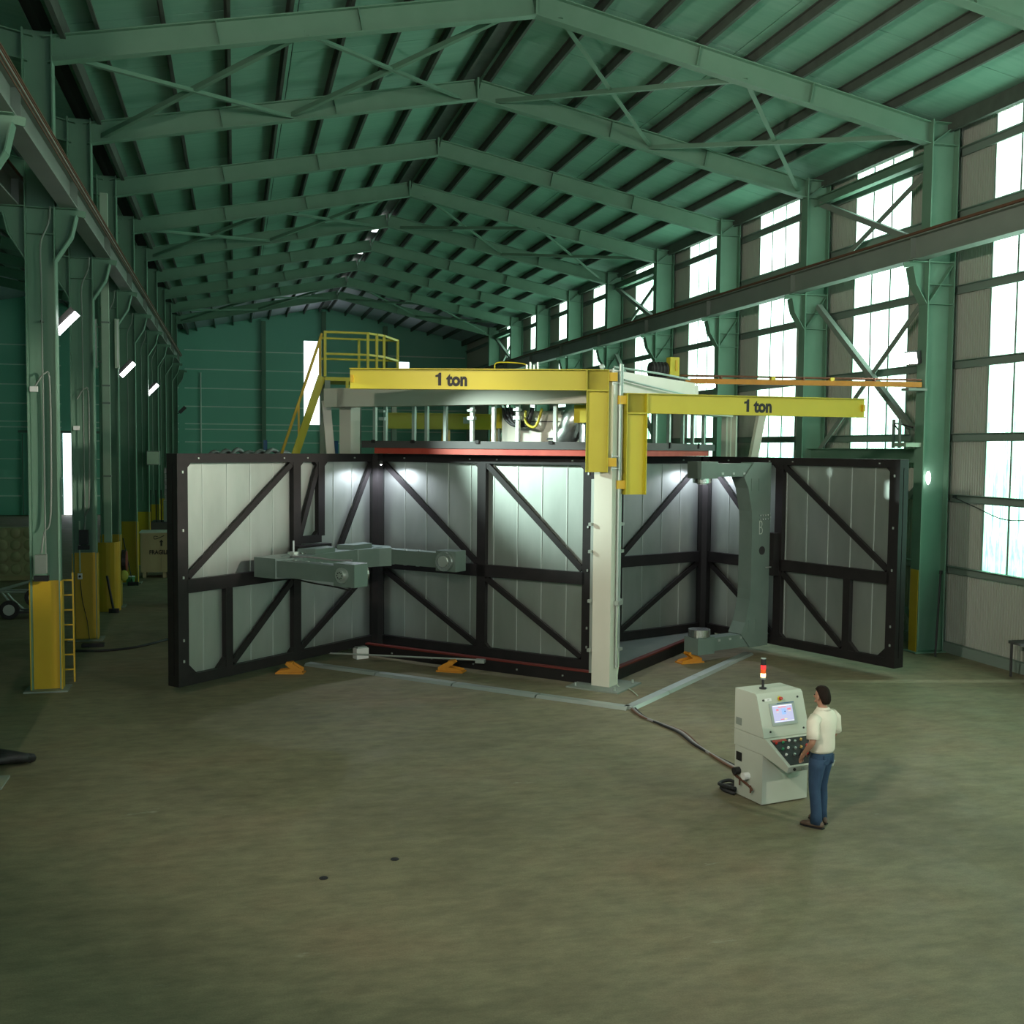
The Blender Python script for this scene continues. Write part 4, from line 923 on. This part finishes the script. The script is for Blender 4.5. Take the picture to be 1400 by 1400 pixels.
bm = BM(); bar(bm, (-3.2, 67.2, 6.75), (-2.85, 67.2, 7.1), .2, .12, (0, 1, 0)); obj('housing', bm, LAMPBODY, t); bm = BM(); cyl(bm, (XC+.25, 67.4, 6.7), (-3.1, 67.2, 6.8), .03, 6); obj('bracket', bm, LAMPBODY, t)

def floodlight(lab, x, y, z, target, watts, fix, col=(1, .93, .86), size=110, lit=40):
    t = thing('floodlight', lab, 'lamp', (x, y, z))
    d = (Vector(target)-Vector((x, y, z))).normalized(); s = d.cross(Z).normalized(); u = s.cross(d)
    P = Vector((x, y, z))
    bm = BM(); prism(bm, [(-.2, -.15), (.2, -.15), (.2, .15), (-.2, .15)], P, s, u, d, -.16, -.005); obj('housing', bm, LAMPBODY, t)
    m = MATS.get('flood_glass') or mat('flood_glass', (1, 1, 1), .4, emit=(1, .94, .9), strength=lit)
    bm = BM(); prism(bm, [(-.18, -.13), (.18, -.13), (.18, .13), (-.18, .13)], P, s, u, d, -.005, .01); obj('glass', bm, m, t)
    bm = BM(); bar(bm, P-d*.1, fix, .05, .05, (0, 1, 0)); obj('bracket', bm, LAMPBODY, t)
    spot('floodlight_beam', P+d*.06, target, watts, size, .5, col, .15)
    return t
floodlight('glaring floodlight on the nearest window wall column', XR-.24, 22.50, 7.03, (9.0, 20.0, 5.3), 500, (XR, 22.42, 6.95), size=100)
floodlight('smaller floodlight on the third window wall column behind the booth', XR-.24, 33.6, 7.05, (8., 27., 5.2), 700, (XR, 33.65, 6.95))
floodlight('added floodlight under the window side crane girder, unseen beside the viewer', XR-.25, 11.3, 8.7, (.15, 22.0, 5.05), 10500, (XR-.25, 11.3, 9.3), (1, .86, .75), 18)  # unseen lamp added for the warm patch on the left door
floodlight('added fill floodlight under the inner crane girder, unseen left of the viewer', XC+.52, 9.5, 8.7, (XW, 20.5, 5.5), 2900, (XC+.52, 9.5, 9.3), (1, .93, .80), 70)  # unseen lamp added to brighten the side wall cladding
floodlight('added fill floodlight under the inner crane girder, unseen behind the viewer', XC+.52, 4.0, 8.7, (11.0, 22.0, 5.0), 2500, (XC+.52, 4.0, 9.3), (1, .90, .76), 100)  # unseen lamp added as warm fill towards the booth
floodlight('added fill floodlight under the window side crane girder, unseen behind the viewer', XR-.25, -1.0, 8.7, (4.0, 16.0, 0), 2300, (XR-.25, -1.0, 9.3), (1, .88, .74), 110)  # unseen lamp added as warm fill over the near floor
# lamps with invented shades and arms, added to brighten each door corner
def added_corner_lamp(lab, x, y, z, px, py, watts, col):
    t = thing('added_corner_lamp', lab, 'lamp', (x, y, z))
    bm = BM(); cyl(bm, (x, y, z), (x, y, z+.08), .06, 12, .03); obj('shade', bm, LAMPBODY, t)
    bm = BM(); bar(bm, (x, y, z+.1), (px, py, z+.1), .025, .025); obj('arm', bm, BLACK, t)
    bm = BM(); sphere(bm, (x, y, z-.005), .02, 8, 6); obj('bulb', bm, LAMPW, t)
    spot('added_corner_beam', (x, y, z-.04), (x, y, 0), watts, 172, .5, col, .07)
added_corner_lamp('small added lamp brightening the left door corner', 3.21, 24.35, 4.42, 3.2, 24.9, 150, (.84, .87, 1))
added_corner_lamp('small added lamp brightening the right door corner', 11.28, 24.52, 4.42, 11.5, 25.0, 150, (.84, .87, 1))

# ---- cable trough, cables, stops
t = thing('cable_trough', 'shallow galvanised cable trough on the floor along both booth sides', 'trough', (7.04, 18.46, 0))
Q0, Q1, Q2 = Vector((7.04, 18.46, 0)), Vector((1.51, 23.80, 0)), Vector((11.75, 22.95, 0))
for a, b in ((Q0, Q1), (Q0, Q2)):
    n_ = 4
    for k in range(n_):
        p = a.lerp(b, k/n_); q_ = a.lerp(b, (k+1)/n_-.004)
        bm = BM(); d, s, u = frame_of(q_-p)
        prism(bm, [(-.13, 0), (.13, 0), (.09, .055), (-.09, .055)], p, s, u, d, 0, (q_-p).length); obj('cover', bm, GALV2, t)
t = thing('console_cables', 'bundle of grey and black cables snaking from the trough to the console', 'cables', (7.04, 18.4, 0))
path = [(7.1, 18.40), (7.06, 17.77), (7.19, 17.22), (7.31, 16.65), (7.24, 15.89), (7.24, 15.25), (7.27, 14.81), (7.30, 14.34), (7.30, 13.72)]
for k, (m, rr, ox) in enumerate(((CABLEG, .024, 0), (RUBBER, .02, .05), (mat('brown_cable', (.16, .08, .05), .6), .018, -.045))):
    bm = BM(); tube(bm, [(x+ox*math.cos(i_), y+ox*.8*math.sin(i_*1.7+k), rr+.004*k) for i_, (x, y) in enumerate(path)], rr, 7, 6); obj('cable', bm, m, t, smooth=True)
bm = BM(); tube(bm, [(6.72, 13.45, .03), (6.62, 13.6, .05), (6.7, 13.8, .03), (6.85, 13.7, .06), (6.75, 13.5, .08), (6.65, 13.65, .09)], .03, 7); tube(bm, [(6.68, 13.4, .12), (6.6, 13.7, .10), (6.8, 13.75, .12), (6.86, 13.5, .08)], .025, 7); obj('cable_coil', bm, RUBBER, t, smooth=True)
def stop(lab, x, y, rz):
    t = thing('door_stop', lab, 'stop', (x, y, 0), rz, group='orange door stops on the floor')
    M = (Vector((math.cos(rz), math.sin(rz), 0)), Vector((-math.sin(rz), math.cos(rz), 0)))
    for s in (-.1, .1):
        bm = BM(); prism(bm, [(-.28, .03), (.26, .03), (.26, .10), (.05, .22), (-.06, .26), (-.1, .2), (.02, .11), (-.24, .07)], (x, y, 0), M[0], Z, M[1], s-.012, s+.012); obj('cheek', bm, ORANGE, t)
    bm = BM(); prism(bm, [(-.3, -.14), (.3, -.14), (.3, .14), (-.3, .14)], (x, y, 0), M[0], M[1], Z, 0, .03); obj('plate', bm, ORANGE, t)
    bm = BM(); prism(bm, [(-.08, .2), (.05, .2), (.05, .24), (-.08, .25)], (x, y, 0), M[0], Z, M[1], -.09, .09); obj('pad', bm, ORANGE, t)
stop('orange door stop under the left swinging door', 1.12, 23.0, R(-15))
stop('orange door stop in front of the booth left side', 4.48, 22.45, R(150))
stop('orange door stop below the upright arm', 9.95, 22.30, R(10))
t = thing('drag_rod', 'thin rod lying along the booth sill from the left door corner', 'rod', (2.4, 23.6, 0))
bm = BM(); cyl(bm, (2.0, 23.9, .22), (5.1, 22.35, .24), .022, 6); obj('rod', bm, GALV2, t); bm = BM(); box(bm, (5.1, 22.35, .22), (.2, .12, .08), R(-30)); obj('clevis', bm, GALV2, t)
t = thing('floor_block', 'small white block on floor below the left door corner', 'block', (2.7, 24.2, 0))
bm = BM(); box(bm, (2.75, 24.3, .12), (.3, .2, .24), R(20)); obj('block', bm, PAPER, t); bm = BM(); box(bm, (2.75, 24.3, .255), (.24, .16, .03), R(20)); obj('cap', bm, GALV2, t)

t = thing('hose_heap', 'dark heap of hose on the floor at left picture edge', 'hose', (-3.3, 17.1, 0))
for k in range(4):
    bm = BM(); tube(bm, [(-4.2+.1*k, 16.8, .05), (-3.7, 16.75+.1*k, .16+.03*k), (-3.2+.05*k, 17.0, .15), (-3.0-.08*k, 17.25, .07), (-3.3, 17.3+.05*k, .05), (-3.9, 17.1, .06)], .07, 7); obj('coil', bm, RUBBER, t, smooth=True)
for x, y, lab in ((.93, 11.84, 'round dark floor plug nearest the lower picture edge'), (1.78, 12.21, 'round dark floor plug right of the other one')):
    bm = BM(); cyl(bm, (x, y, 0), (x, y, .006), .05, 16); cyl(bm, (x, y, .006), (x, y, .009), .025, 12); tag(obj('floor_plug', bm, RUBBER), lab, 'plug', 'floor plugs')
t = thing('floor_chain', 'dark chain lying on floor behind the second yellow base', 'chain', (-2.9, 26.6, 0))
bm = BM(); tube(bm, [(-3.6, 26.4, .02), (-3.0, 26.3, .02), (-2.3, 26.6, .02), (-1.6, 27.6, .02), (-1.1, 28.6, .02)], .035, 6); obj('chain', bm, RUBBER, t); bm = BM(); box(bm, (-3.3, 27.0, .04), (.5, .2, .08)); obj('anchor', bm, RUBBER, t)
t = thing('wall_box', 'small dark cabinet by the window wall at right picture edge', 'cabinet', (16.3, 19.2, 0))
bm = BM(); box(bm, (16.35, 19.2, .75), (.5, .6, .06)); obj('top', bm, CHAR, t)
for dx in (-.2, .2):
    for dy in (-.25, .25):
        bm = BM(); bar(bm, (16.35+dx, 19.2+dy, 0), (16.35+dx, 19.2+dy, .72), .04, .04, (0, 1, 0)); obj('leg', bm, CHAR, t)
t = thing('leaning_bar', 'thin dark bar leaning on the nearest window wall column', 'bar', (16.1, 22.0, 0))
bm = BM(); cyl(bm, (15.95, 21.75, 0), (16.32, 22.15, 1.9), .025, 6); obj('bar', bm, RUBBER, t); bm = BM(); cyl(bm, (16.32, 22.15, 1.9), (16.34, 22.17, 1.98), .04, 6); obj('head', bm, RUBBER, t)
t = thing('yellow_rail', 'slanted yellow kick rail behind the right door edge', 'rail', (15.4, 23.4, 0))
bm = BM(); bar(bm, (15.6, 22.9, .45), (15.7, 24.6, 1.3), .05, .12); obj('rail', bm, YELG, t); bm = BM(); bar(bm, (15.62, 23.3, 0), (15.62, 23.3, .6), .06, .06, (0, 1, 0)); obj('post', bm, YELG, t)
t = thing('sagging_wire', 'thin wire sagging across the nearest window strip', 'wire', (XW-.3, 20, 3.4))
bm = BM(); tube(bm, [(XW-.25, 22.0, 3.75), (XW-.25, 21.2, 3.55), (XW-.25, 20.2, 3.33), (XW-.25, 19.0, 3.45), (XW-.25, 17.2, 3.8)], .012, 5); obj('wire', bm, RUBBER, t); bm = BM(); box(bm, (XW-.22, 22.02, 3.76), (.06, .06, .06)); obj('clip', bm, RUBBER, t)
t = thing('oval_glow', 'small oval white reflector on the nearest window wall column', 'glow', (XR+.2, 22.2, 4.2))
bm = BM(); cyl(bm, (XR+.16, 22.22, 4.2), (XR+.16, 22.20, 4.2), .11, 16); bm.transform(Matrix.Translation((XR+.16, 0, 4.2)) @ Matrix.Diagonal((.5, 1, 1.4, 1)) @ Matrix.Translation((-XR-.16, 0, -4.2))); obj('lens', bm, LAMPW, t)  # bright oval of unknown nature, drawn as a self-lit disc
t = thing('walkway_guard', 'grey green kick plate and posts on the strut behind the right door', 'guard', (15.2, 23, 4.9))
for y in (22.9, 23.15):
    bm = BM(); cyl(bm, (15.6, y, 4.9), (15.6, y, 5.6), .04, 8); obj('post', bm, GIRT, t)
bm = BM(); tube(bm, [(15.6, 22.9, 5.3), (15.6, 23.1, 5.5), (15.75, 22.6, 5.4)], .02, 5); obj('hose', bm, RUBBER, t)
bm = BM(); box(bm, (15.62, 22.55, 4.98), (.5, .5, .1)); obj('tray', bm, PIPEW, t)
# ================================================================== CONSOLE AND OPERATOR
G = Vector((6.87, 12.95, 0)); ce = Vector((.981, .194, 0)); cn = Vector((.194, -.981, 0)); CW = .78
con = thing('control_console', 'pale grey green operator console with lit screen and stack light', 'console', tuple(G))
def cprof(bm, poly, w0, w1): prism(bm, poly, G, cn, Z, ce, w0, w1)
bm = BM(); cprof(bm, [(-.60, .02), (0, .02), (0, .70), (-.60, .70)], 0.0, CW); obj('pedestal', bm, CONS, con)
bm = BM(); cprof(bm, [(-.62, .705), (0, .705), (.50, .60), (.53, .68), (.06, .93), (-.62, .93)], -.004, CW+.004); dk = obj('desk', bm, CONS, con)
bm = BM(); cprof(bm, [(-.62, .935), (.02, .935), (.01, .98), (-.15, 1.47), (-.18, 1.50), (-.62, 1.50)], -.002, CW+.002); hd = obj('screen_housing', bm, CONS, con)
# black control panel on the sloping desk
sd = (Vector((.53, .68))-Vector((.06, .93))); sl = sd.length; sdir = (cn*sd.x+Z*sd.y).normalized(); snrm = ce.cross(sdir).normalized()
if snrm.z < 0: snrm = -snrm
D0 = G+cn*.06+Z*.93
bm = BM(); prism(bm, [(.05, .03), (CW-.03, .03), (CW-.03, sl-.03), (.05, sl-.03)], D0, ce, sdir, snrm, .001, .007); cp = obj('control_panel', bm, INK, con)
random.seed(3)
BC = [mat('button_red', (.5, .03, .02), .4), mat('button_green', (.03, .3, .12), .4), PAPER, GALV2, mat('button_amber', (.6, .4, .1), .4)]
for k in range(16):
    a = .11+(k % 6)*.105+random.uniform(-.02, .02); b = .10+(k//6)*.12+random.uniform(-.015, .015)
    c = D0+ce*a+sdir*b+snrm*.007; bm = BM(); cyl(bm, c, c+snrm*.025, .016, 10); obj('button', bm, BC[k % 5], cp)
for k in range(3):
    c = D0+ce*(.3+k*.16)+sdir*.36+snrm*.007; bm = BM(); cyl(bm, c, c+snrm*.09, .012, 8); sphere(bm, c+snrm*.1, .022, 8, 6); obj('joystick', bm, RUBBER, cp)
bm = BM(); prism(bm, [(.07, .035), (.3, .035), (.3, .075), (.07, .075)], D0, ce, sdir, snrm, .007, .009); obj('red_legend', bm, mat('red_legend', (.35, .05, .03), .5), cp)
# lip details
L0 = G+cn*.53+Z*.64
bm = BM(); cyl(bm, G+ce*.1+cn*.52+Z*.645, G+ce*.1+cn*.535+Z*.64, .02, 10); obj('key_lock', bm, INK, dk)
bm = BM(); c = G+ce*.42+cn*.523+Z*.635; bar(bm, c-ce*.2, c+ce*.26, .012, .045); obj('drawer_pull', bm, GREEN2, dk)
# the screen
fd = Vector((-.16, .49)); fl = fd.length; fup = (cn*fd.x+Z*fd.y).normalized(); fnr = ce.cross(fup).normalized()
if fnr.dot(cn) < 0: fnr = -fnr
S0 = G+cn*.01+Z*.98
def face_rect(nm, a0, a1, b0, b1, m, par, t0=.001, t1=.006):
    bm = BM(); prism(bm, [(a0, b0), (a1, b0), (a1, b1), (a0, b1)], S0, ce, fup, fnr, t0, t1); return obj(nm, bm, m, par)
bz = face_rect('bezel', .17, .60, .10, .40, mat('bezel_grey', (.34, .40, .37), .4), hd, .001, .012)
face_rect('bezel_strip', .30, .59, .385, .40, mat('blue_strip', (.08, .16, .28), .4), bz, .012, .014)
scr = face_rect('screen', .21, .55, .14, .37, mat('screen_lit', (.2, .2, .3), .3, emit=(.55, .55, .80), strength=.75), bz, .012, .015)
SR = mat('screen_red', (.4, .1, .1), .3, emit=(.75, .22, .30), strength=.8); SW = mat('screen_white', (.6, .6, .6), .3, emit=(.95, .95, 1), strength=.9); SB = mat('screen_blue', (.1, .2, .4), .3, emit=(.35, .5, .9), strength=.8); SY = mat('screen_amber', (.5, .4, .1), .3, emit=(.9, .75, .4), strength=.8)
for a0, a1, b0, b1, m in ((.22, .545, .355, .362, SW), (.31, .44, .335, .347, SR), (.27, .31, .295, .32, SR), (.46, .52, .295, .318, SR), (.27, .31, .275, .28, SY), (.47, .52, .275, .28, SY), (.36, .43, .24, .32, SB), (.32, .38, .17, .182, SR), (.385, .43, .17, .182, SY), (.22, .545, .15, .155, SW)):
    face_rect('screen_field', a0, a1, b0, b1, m, scr, .015, .0162)
face_rect('screen_mark', .405, .42, .27, .285, INK, scr, .015, .0165)
lb = face_rect('label_plate', .12, .23, .435, .475, PAPER, hd, .001, .005); face_rect('label_print', .16, .19, .450, .460, CABLEG, lb, .005, .006)
bm = BM(); c = S0+ce*.37+fup*.455+fnr*.001; cyl(bm, c, c+fnr*.012, .034, 16); es = obj('stop_ring', bm, YEL, hd)
bm = BM(); cyl(bm, c+fnr*.012, c+fnr*.05, .022, 12); obj('stop_knob', bm, BC[0], es)
for a, b in ((.09, .455), (.68, .455), (.12, .03), (.69, .03)):
    bm = BM(); c = S0+ce*a+fup*b; cyl(bm, c, c+fnr*.01, .014, 8); obj('latch', bm, INK, hd)
# left side: vent, cover plate, plugs
def side_rect(nm, a0, a1, z0, z1, m, par, th=.006):
    bm = BM(); prism(bm, [(a0, z0), (a1, z0), (a1, z1), (a0, z1)], G-ce*.004, cn, Z, -ce, 0, th); return obj(nm, bm, m, par)
side_rect('side_vent', -.58, -.46, 1.0, 1.10, GREEN2, hd); side_rect('cover_plate', -.58, -.28, .72, .90, CONS, dk, .004)
pl_ = side_rect('inlet_plate', -.56, -.44, .50, .62, INK, con)
for a, z in ((-.5, .36), (-.3, .34)):
    bm = BM(); c = G+cn*a+Z*z; cyl(bm, c, c-ce*.09, .05, 12); obj('plug', bm, RUBBER if a < -.4 else PAPER, con)
bm = BM(); c = G-ce*.05; tube(bm, [c+cn*-.56+Z*.30, c+cn*-.4+Z*.27, c+cn*-.2+Z*.22, c+cn*-.14+Z*.18], .016, 6); tube(bm, [c+cn*-.42+Z*.27, c+cn*-.42+Z*.18], .012, 6, 0); tube(bm, [c+cn*-.18+Z*.24, c+cn*-.18+Z*.14], .012, 6, 0); obj('air_fitting', bm, BELT, con)
# stack light
c = G+ce*.30+cn*-.40+Z*1.5
bm = BM(); cyl(bm, c, c+Z*.02, .05, 14); cyl(bm, c+Z*.02, c+Z*.14, .018, 10); sl_ = obj('stack_light_stem', bm, RUBBER, con)
for z0, z1, m in ((.14, .165, GALV2), (.165, .215, mat('stack_amber', (.6, .35, .05), .3, emit=(1, .72, .32), strength=3.0)), (.22, .27, mat('stack_orange', (.5, .08, .01), .3, emit=(.7, .10, .02), strength=.6)), (.275, .33, mat('stack_red', (.5, .02, .02), .3, emit=(1, .04, .04), strength=1.2)), (.335, .42, RUBBER), (.42, .432, GALV2)):
    bm = BM(); cyl(bm, c+Z*z0, c+Z*z1, .036, 16); obj('stack_light_segment', bm, m, sl_)

# ---- the operator
MX, MY, FACE = 7.25, 12.10, 116.0
man = thing('person', 'person in cream polo shirt and blue jeans standing at the console, seen from behind', 'person', (MX, MY, 0), R(FACE-90))
def skin_body():
    V_, E_, R_ = [], [], []
    def add(p, r, link=None):
        V_.append(p); R_.append(r if hasattr(r, '__len__') else (r, r)); i = len(V_)-1
        if link is not None: E_.append((link, i))
        return i
    pel = add((0, 0, .98), (.135, .10))
    sp1 = add((0, .01, 1.12), (.125, .095), pel); sp2 = add((0, .0, 1.30), (.145, .10), sp1); sp3 = add((0, -.015, 1.44), (.13, .09), sp2)
    nk = add((0, .0, 1.53), .055, sp3); nk2 = add((0, .02, 1.585), .055, nk)
    h1 = add((0, .035, 1.64), (.066, .082), nk2); h2 = add((0, .03, 1.71), (.072, .092), h1); h3 = add((0, .02, 1.775), (.05, .06), h2)
    for s in (-1, 1):
        hip = add((s*.09, 0, .92), .085, pel)
        kn = add((s*.10+(.02 if s > 0 else 0), .03 if s < 0 else .07, .50), .055, hip)
        ca = add((s*.105+(.02 if s > 0 else 0), .0 if s < 0 else .06, .33), .052, kn)
        an = add((s*.10+(.02 if s > 0 else 0), -.02 if s < 0 else .06, .09), .038, ca)
        add((s*.12+(.02 if s > 0 else 0), .12 if s < 0 else .19, .04), .035, an)
        sh = add((s*.205, -.01, 1.425), .058, sp3)
        if s < 0: el, wr_, pm = (-.30, -.06, 1.15), (-.255, .09, .97), (-.225, .14, .91)
        else: el, wr_, pm = (.30, .0, 1.16), (.24, .17, 1.0), (.22, .22, .94)
        ua = add(((s*.19+el[0])/2-.0, (-.01+el[1])/2, (1.425+el[2])/2), .05, sh)
        e = add(el, .042, ua); fa = add(tuple(Vector(el).lerp(Vector(wr_), .4)), .042, e); w_ = add(wr_, .027, fa); p = add(pm, (.036, .018), w_)
        dd = (Vector(pm)-Vector(wr_)).normalized(); sd_ = Vector((s, 0, 0)); sd_ = (sd_-dd*sd_.dot(dd)).normalized(); nn = dd.cross(sd_)
        if nn.z > 0: nn = -nn
        for k, (o_, l_) in enumerate(((-.027, .066), (-.009, .078), (.009, .074), (.027, .058))):
            b = add(tuple(Vector(pm)+dd*.035+sd_*o_), .010, p); m = add(tuple(Vector(pm)+dd*(.035+l_*.5)+sd_*o_*1.15+nn*.012), .009, b); add(tuple(Vector(pm)+dd*(.035+l_*.85)+sd_*o_*1.15+nn*.035), .0075, m)
        tb_ = add(tuple(Vector(wr_)+dd*.03-sd_*.03), .011, w_); tm = add(tuple(Vector(wr_)+dd*.06-sd_*.055+nn*.012), .010, tb_); add(tuple(Vector(wr_)+dd*.09-sd_*.06+nn*.03), .008, tm)
    me = bpy.data.meshes.new('body'); me.from_pydata(V_, E_, []); me.update()
    o = bpy.data.objects.new('body_tmp', me); COL.objects.link(o)
    o.modifiers.new('skin', 'SKIN'); sd = o.modifiers.new('sub', 'SUBSURF'); sd.levels = 2; sd.render_levels = 2
    lay = me.skin_vertices[0].data
    for i, r in enumerate(R_): lay[i].radius = r
    lay[0].use_root = True
    dg = bpy.context.evaluated_depsgraph_get(); m2 = bpy.data.meshes.new_from_object(o.evaluated_get(dg))
    bpy.data.objects.remove(o); bpy.data.meshes.remove(me)
    bm = BM(); bm.from_mesh(m2); bpy.data.meshes.remove(m2)
    # nose, brow, chin and ears grown out of the same head
    sphere(bm, (0, .122, 1.665), (.013, .02, .022), 8, 6); sphere(bm, (0, .10, 1.605), (.03, .025, .02), 8, 6); sphere(bm, (0, .108, 1.632), (.024, .008, .006), 8, 6)
    for s in (-1, 1): sphere(bm, (s*.078, .025, 1.672), (.011, .022, .034), 8, 6)
    return obj('body', bm, SKIN, man, world=False, smooth=True)
skin_body()
for s in (-1, 1):
    bm = BM(); sphere(bm, (s*.03, .108, 1.69), (.012, .008, .008), 8, 6); obj('eye', bm, INK, man, world=False, smooth=True)
# hair cap: covers crown, sides and nape
bm = BM(); rings = []
for z, rx, ry, oy in ((1.592, .056, .046, -.034), (1.612, .068, .058, -.034), (1.64, .077, .075, -.026), (1.69, .084, .092, -.008), (1.73, .086, .100, .010), (1.77, .078, .093, .016), (1.80, .058, .070, .014), (1.818, .03, .038, .01)):
    rings.append([Vector((rx*math.cos(a), oy+ry*math.sin(a)*(1 if math.sin(a) < 0 or z > 1.73 else .45), z)) for a in [6.28319*i/18 for i in range(18)]])
loft(bm, rings); obj('hair', bm, HAIR, man, world=False, smooth=True)
# polo shirt with sleeves, collar
bm = BM()
loft(bm, [ell((0, y, z), rx, ry, 20) for z, rx, ry, y in ((.975, .172, .130, .0), (1.01, .188, .146, .0), (1.08, .190, .148, .0), (1.18, .190, .142, .0), (1.28, .205, .145, -.005), (1.37, .222, .140, -.012), (1.43, .218, .122, -.015), (1.480, .185, .105, -.014), (1.515, .118, .090, -.006), (1.535, .070, .068, .004))])
for s, el in ((-1, (-.295, -.06, 1.165)), (1, (.295, .0, 1.175))):
    a = Vector((s*.165, -.012, 1.435)); m_ = Vector((s*.238, -.018, 1.385)); b = Vector(el); e1 = m_.lerp(b, .55); e2 = m_.lerp(b, .92)
    loft(bm, [ell(a, .075, .085, 14, tilt=(m_-a)), ell(m_, .078, .084, 14, tilt=(b-a)), ell(e1, .076, .08, 14, tilt=(b-m_)), ell(e2, .078, .082, 14, tilt=(b-m_))])
sh_ = obj('shirt', bm, SHIRT, man, world=False, smooth=True)
bm = BM(); loft(bm, [ell((0, .0, 1.50), .082, .078, 18), ell((0, .008, 1.545), .066, .066, 18), ell((0, .004, 1.55), .072, .072, 18), ell((0, -.012, 1.515), .10, .092, 18)]); obj('collar', bm, SHIRT, man, world=False, smooth=True)
# jeans
bm = BM()
loft(bm, [ell((0, 0, z), rx, ry, 18) for z, rx, ry in ((1.01, .150, .112), (.97, .158, .124), (.91, .168, .135), (.86, .165, .125), (.82, .13, .09))])
for s, pts in ((-1, [(-.085, -.005, .90, .098, .118), (-.09, .01, .78, .092, .108), (-.098, .02, .62, .078, .088), (-.10, .028, .50, .068, .076), (-.103, .005, .34, .068, .074), (-.10, -.01, .18, .066, .074), (-.10, -.005, .055, .068, .085)]), (1, [(.085, 0, .90, .098, .118), (.095, .03, .78, .092, .108), (.11, .06, .62, .078, .088), (.12, .07, .50, .068, .076), (.125, .06, .34, .066, .072), (.12, .06, .18, .064, .072), (.12, .065, .055, .068, .085)])):
    loft(bm, [ell((x, y, z), rx, ry, 16) for x, y, z, rx, ry in pts])
je = obj('jeans', bm, JEANS, man, world=False, smooth=True)
for s in (-1, 1):
    bm = BM(); prism(bm, [(-.042, .045), (.042, .045), (.042, -.045), (0, -.07), (-.042, -.045)], (s*.072, -.119, .90), (.93, .37*s, 0), (0, 0, 1), (.37*s, -.93, 0), -.01, .008); obj('back_pocket', bm, JEANS, je, world=False)
bm = BM(); loft(bm, [ell((0, 0, .985), .163, .124, 20), ell((0, 0, 1.018), .162, .122, 20)]); obj('belt', bm, BELT, man, world=False)
for s, yo in ((-1, -.02), (1, .055)):
    x = s*.10+(.02 if s > 0 else 0); bm = BM(); ang = s*-.18
    def foot(y, z, w_, h_): return [Vector((x+(y)*math.sin(-ang)+w_*math.cos(a), yo+y*math.cos(ang), max(.012, z+h_*math.sin(a)))) for a in [6.28319*i/14 for i in range(14)]]
    loft(bm, [foot(-.085, .05, .022, .03), foot(-.06, .055, .038, .05), foot(0, .06, .043, .06), foot(.07, .05, .046, .05), foot(.14, .042, .050, .036), foot(.19, .035, .042, .026), foot(.215, .03, .02, .015)])
    so = obj('shoe', bm, SHOE, man, world=False, smooth=True)
    bm = BM(); prism(bm, [(x+w_+(y)*math.sin(-ang), yo+y*math.cos(ang)) for w_, y in ((-.03, -.09), (.03, -.09), (.046, 0), (.052, .13), (.03, .21), (-.03, .21), (-.052, .13), (-.046, 0))], (0, 0, 0), (1, 0, 0), (0, 1, 0), (0, 0, 1), 0, .016); obj('sole', bm, RUBBER, so, world=False)

for o in bpy.data.objects:
    if '_inv' in o: del o['_inv']
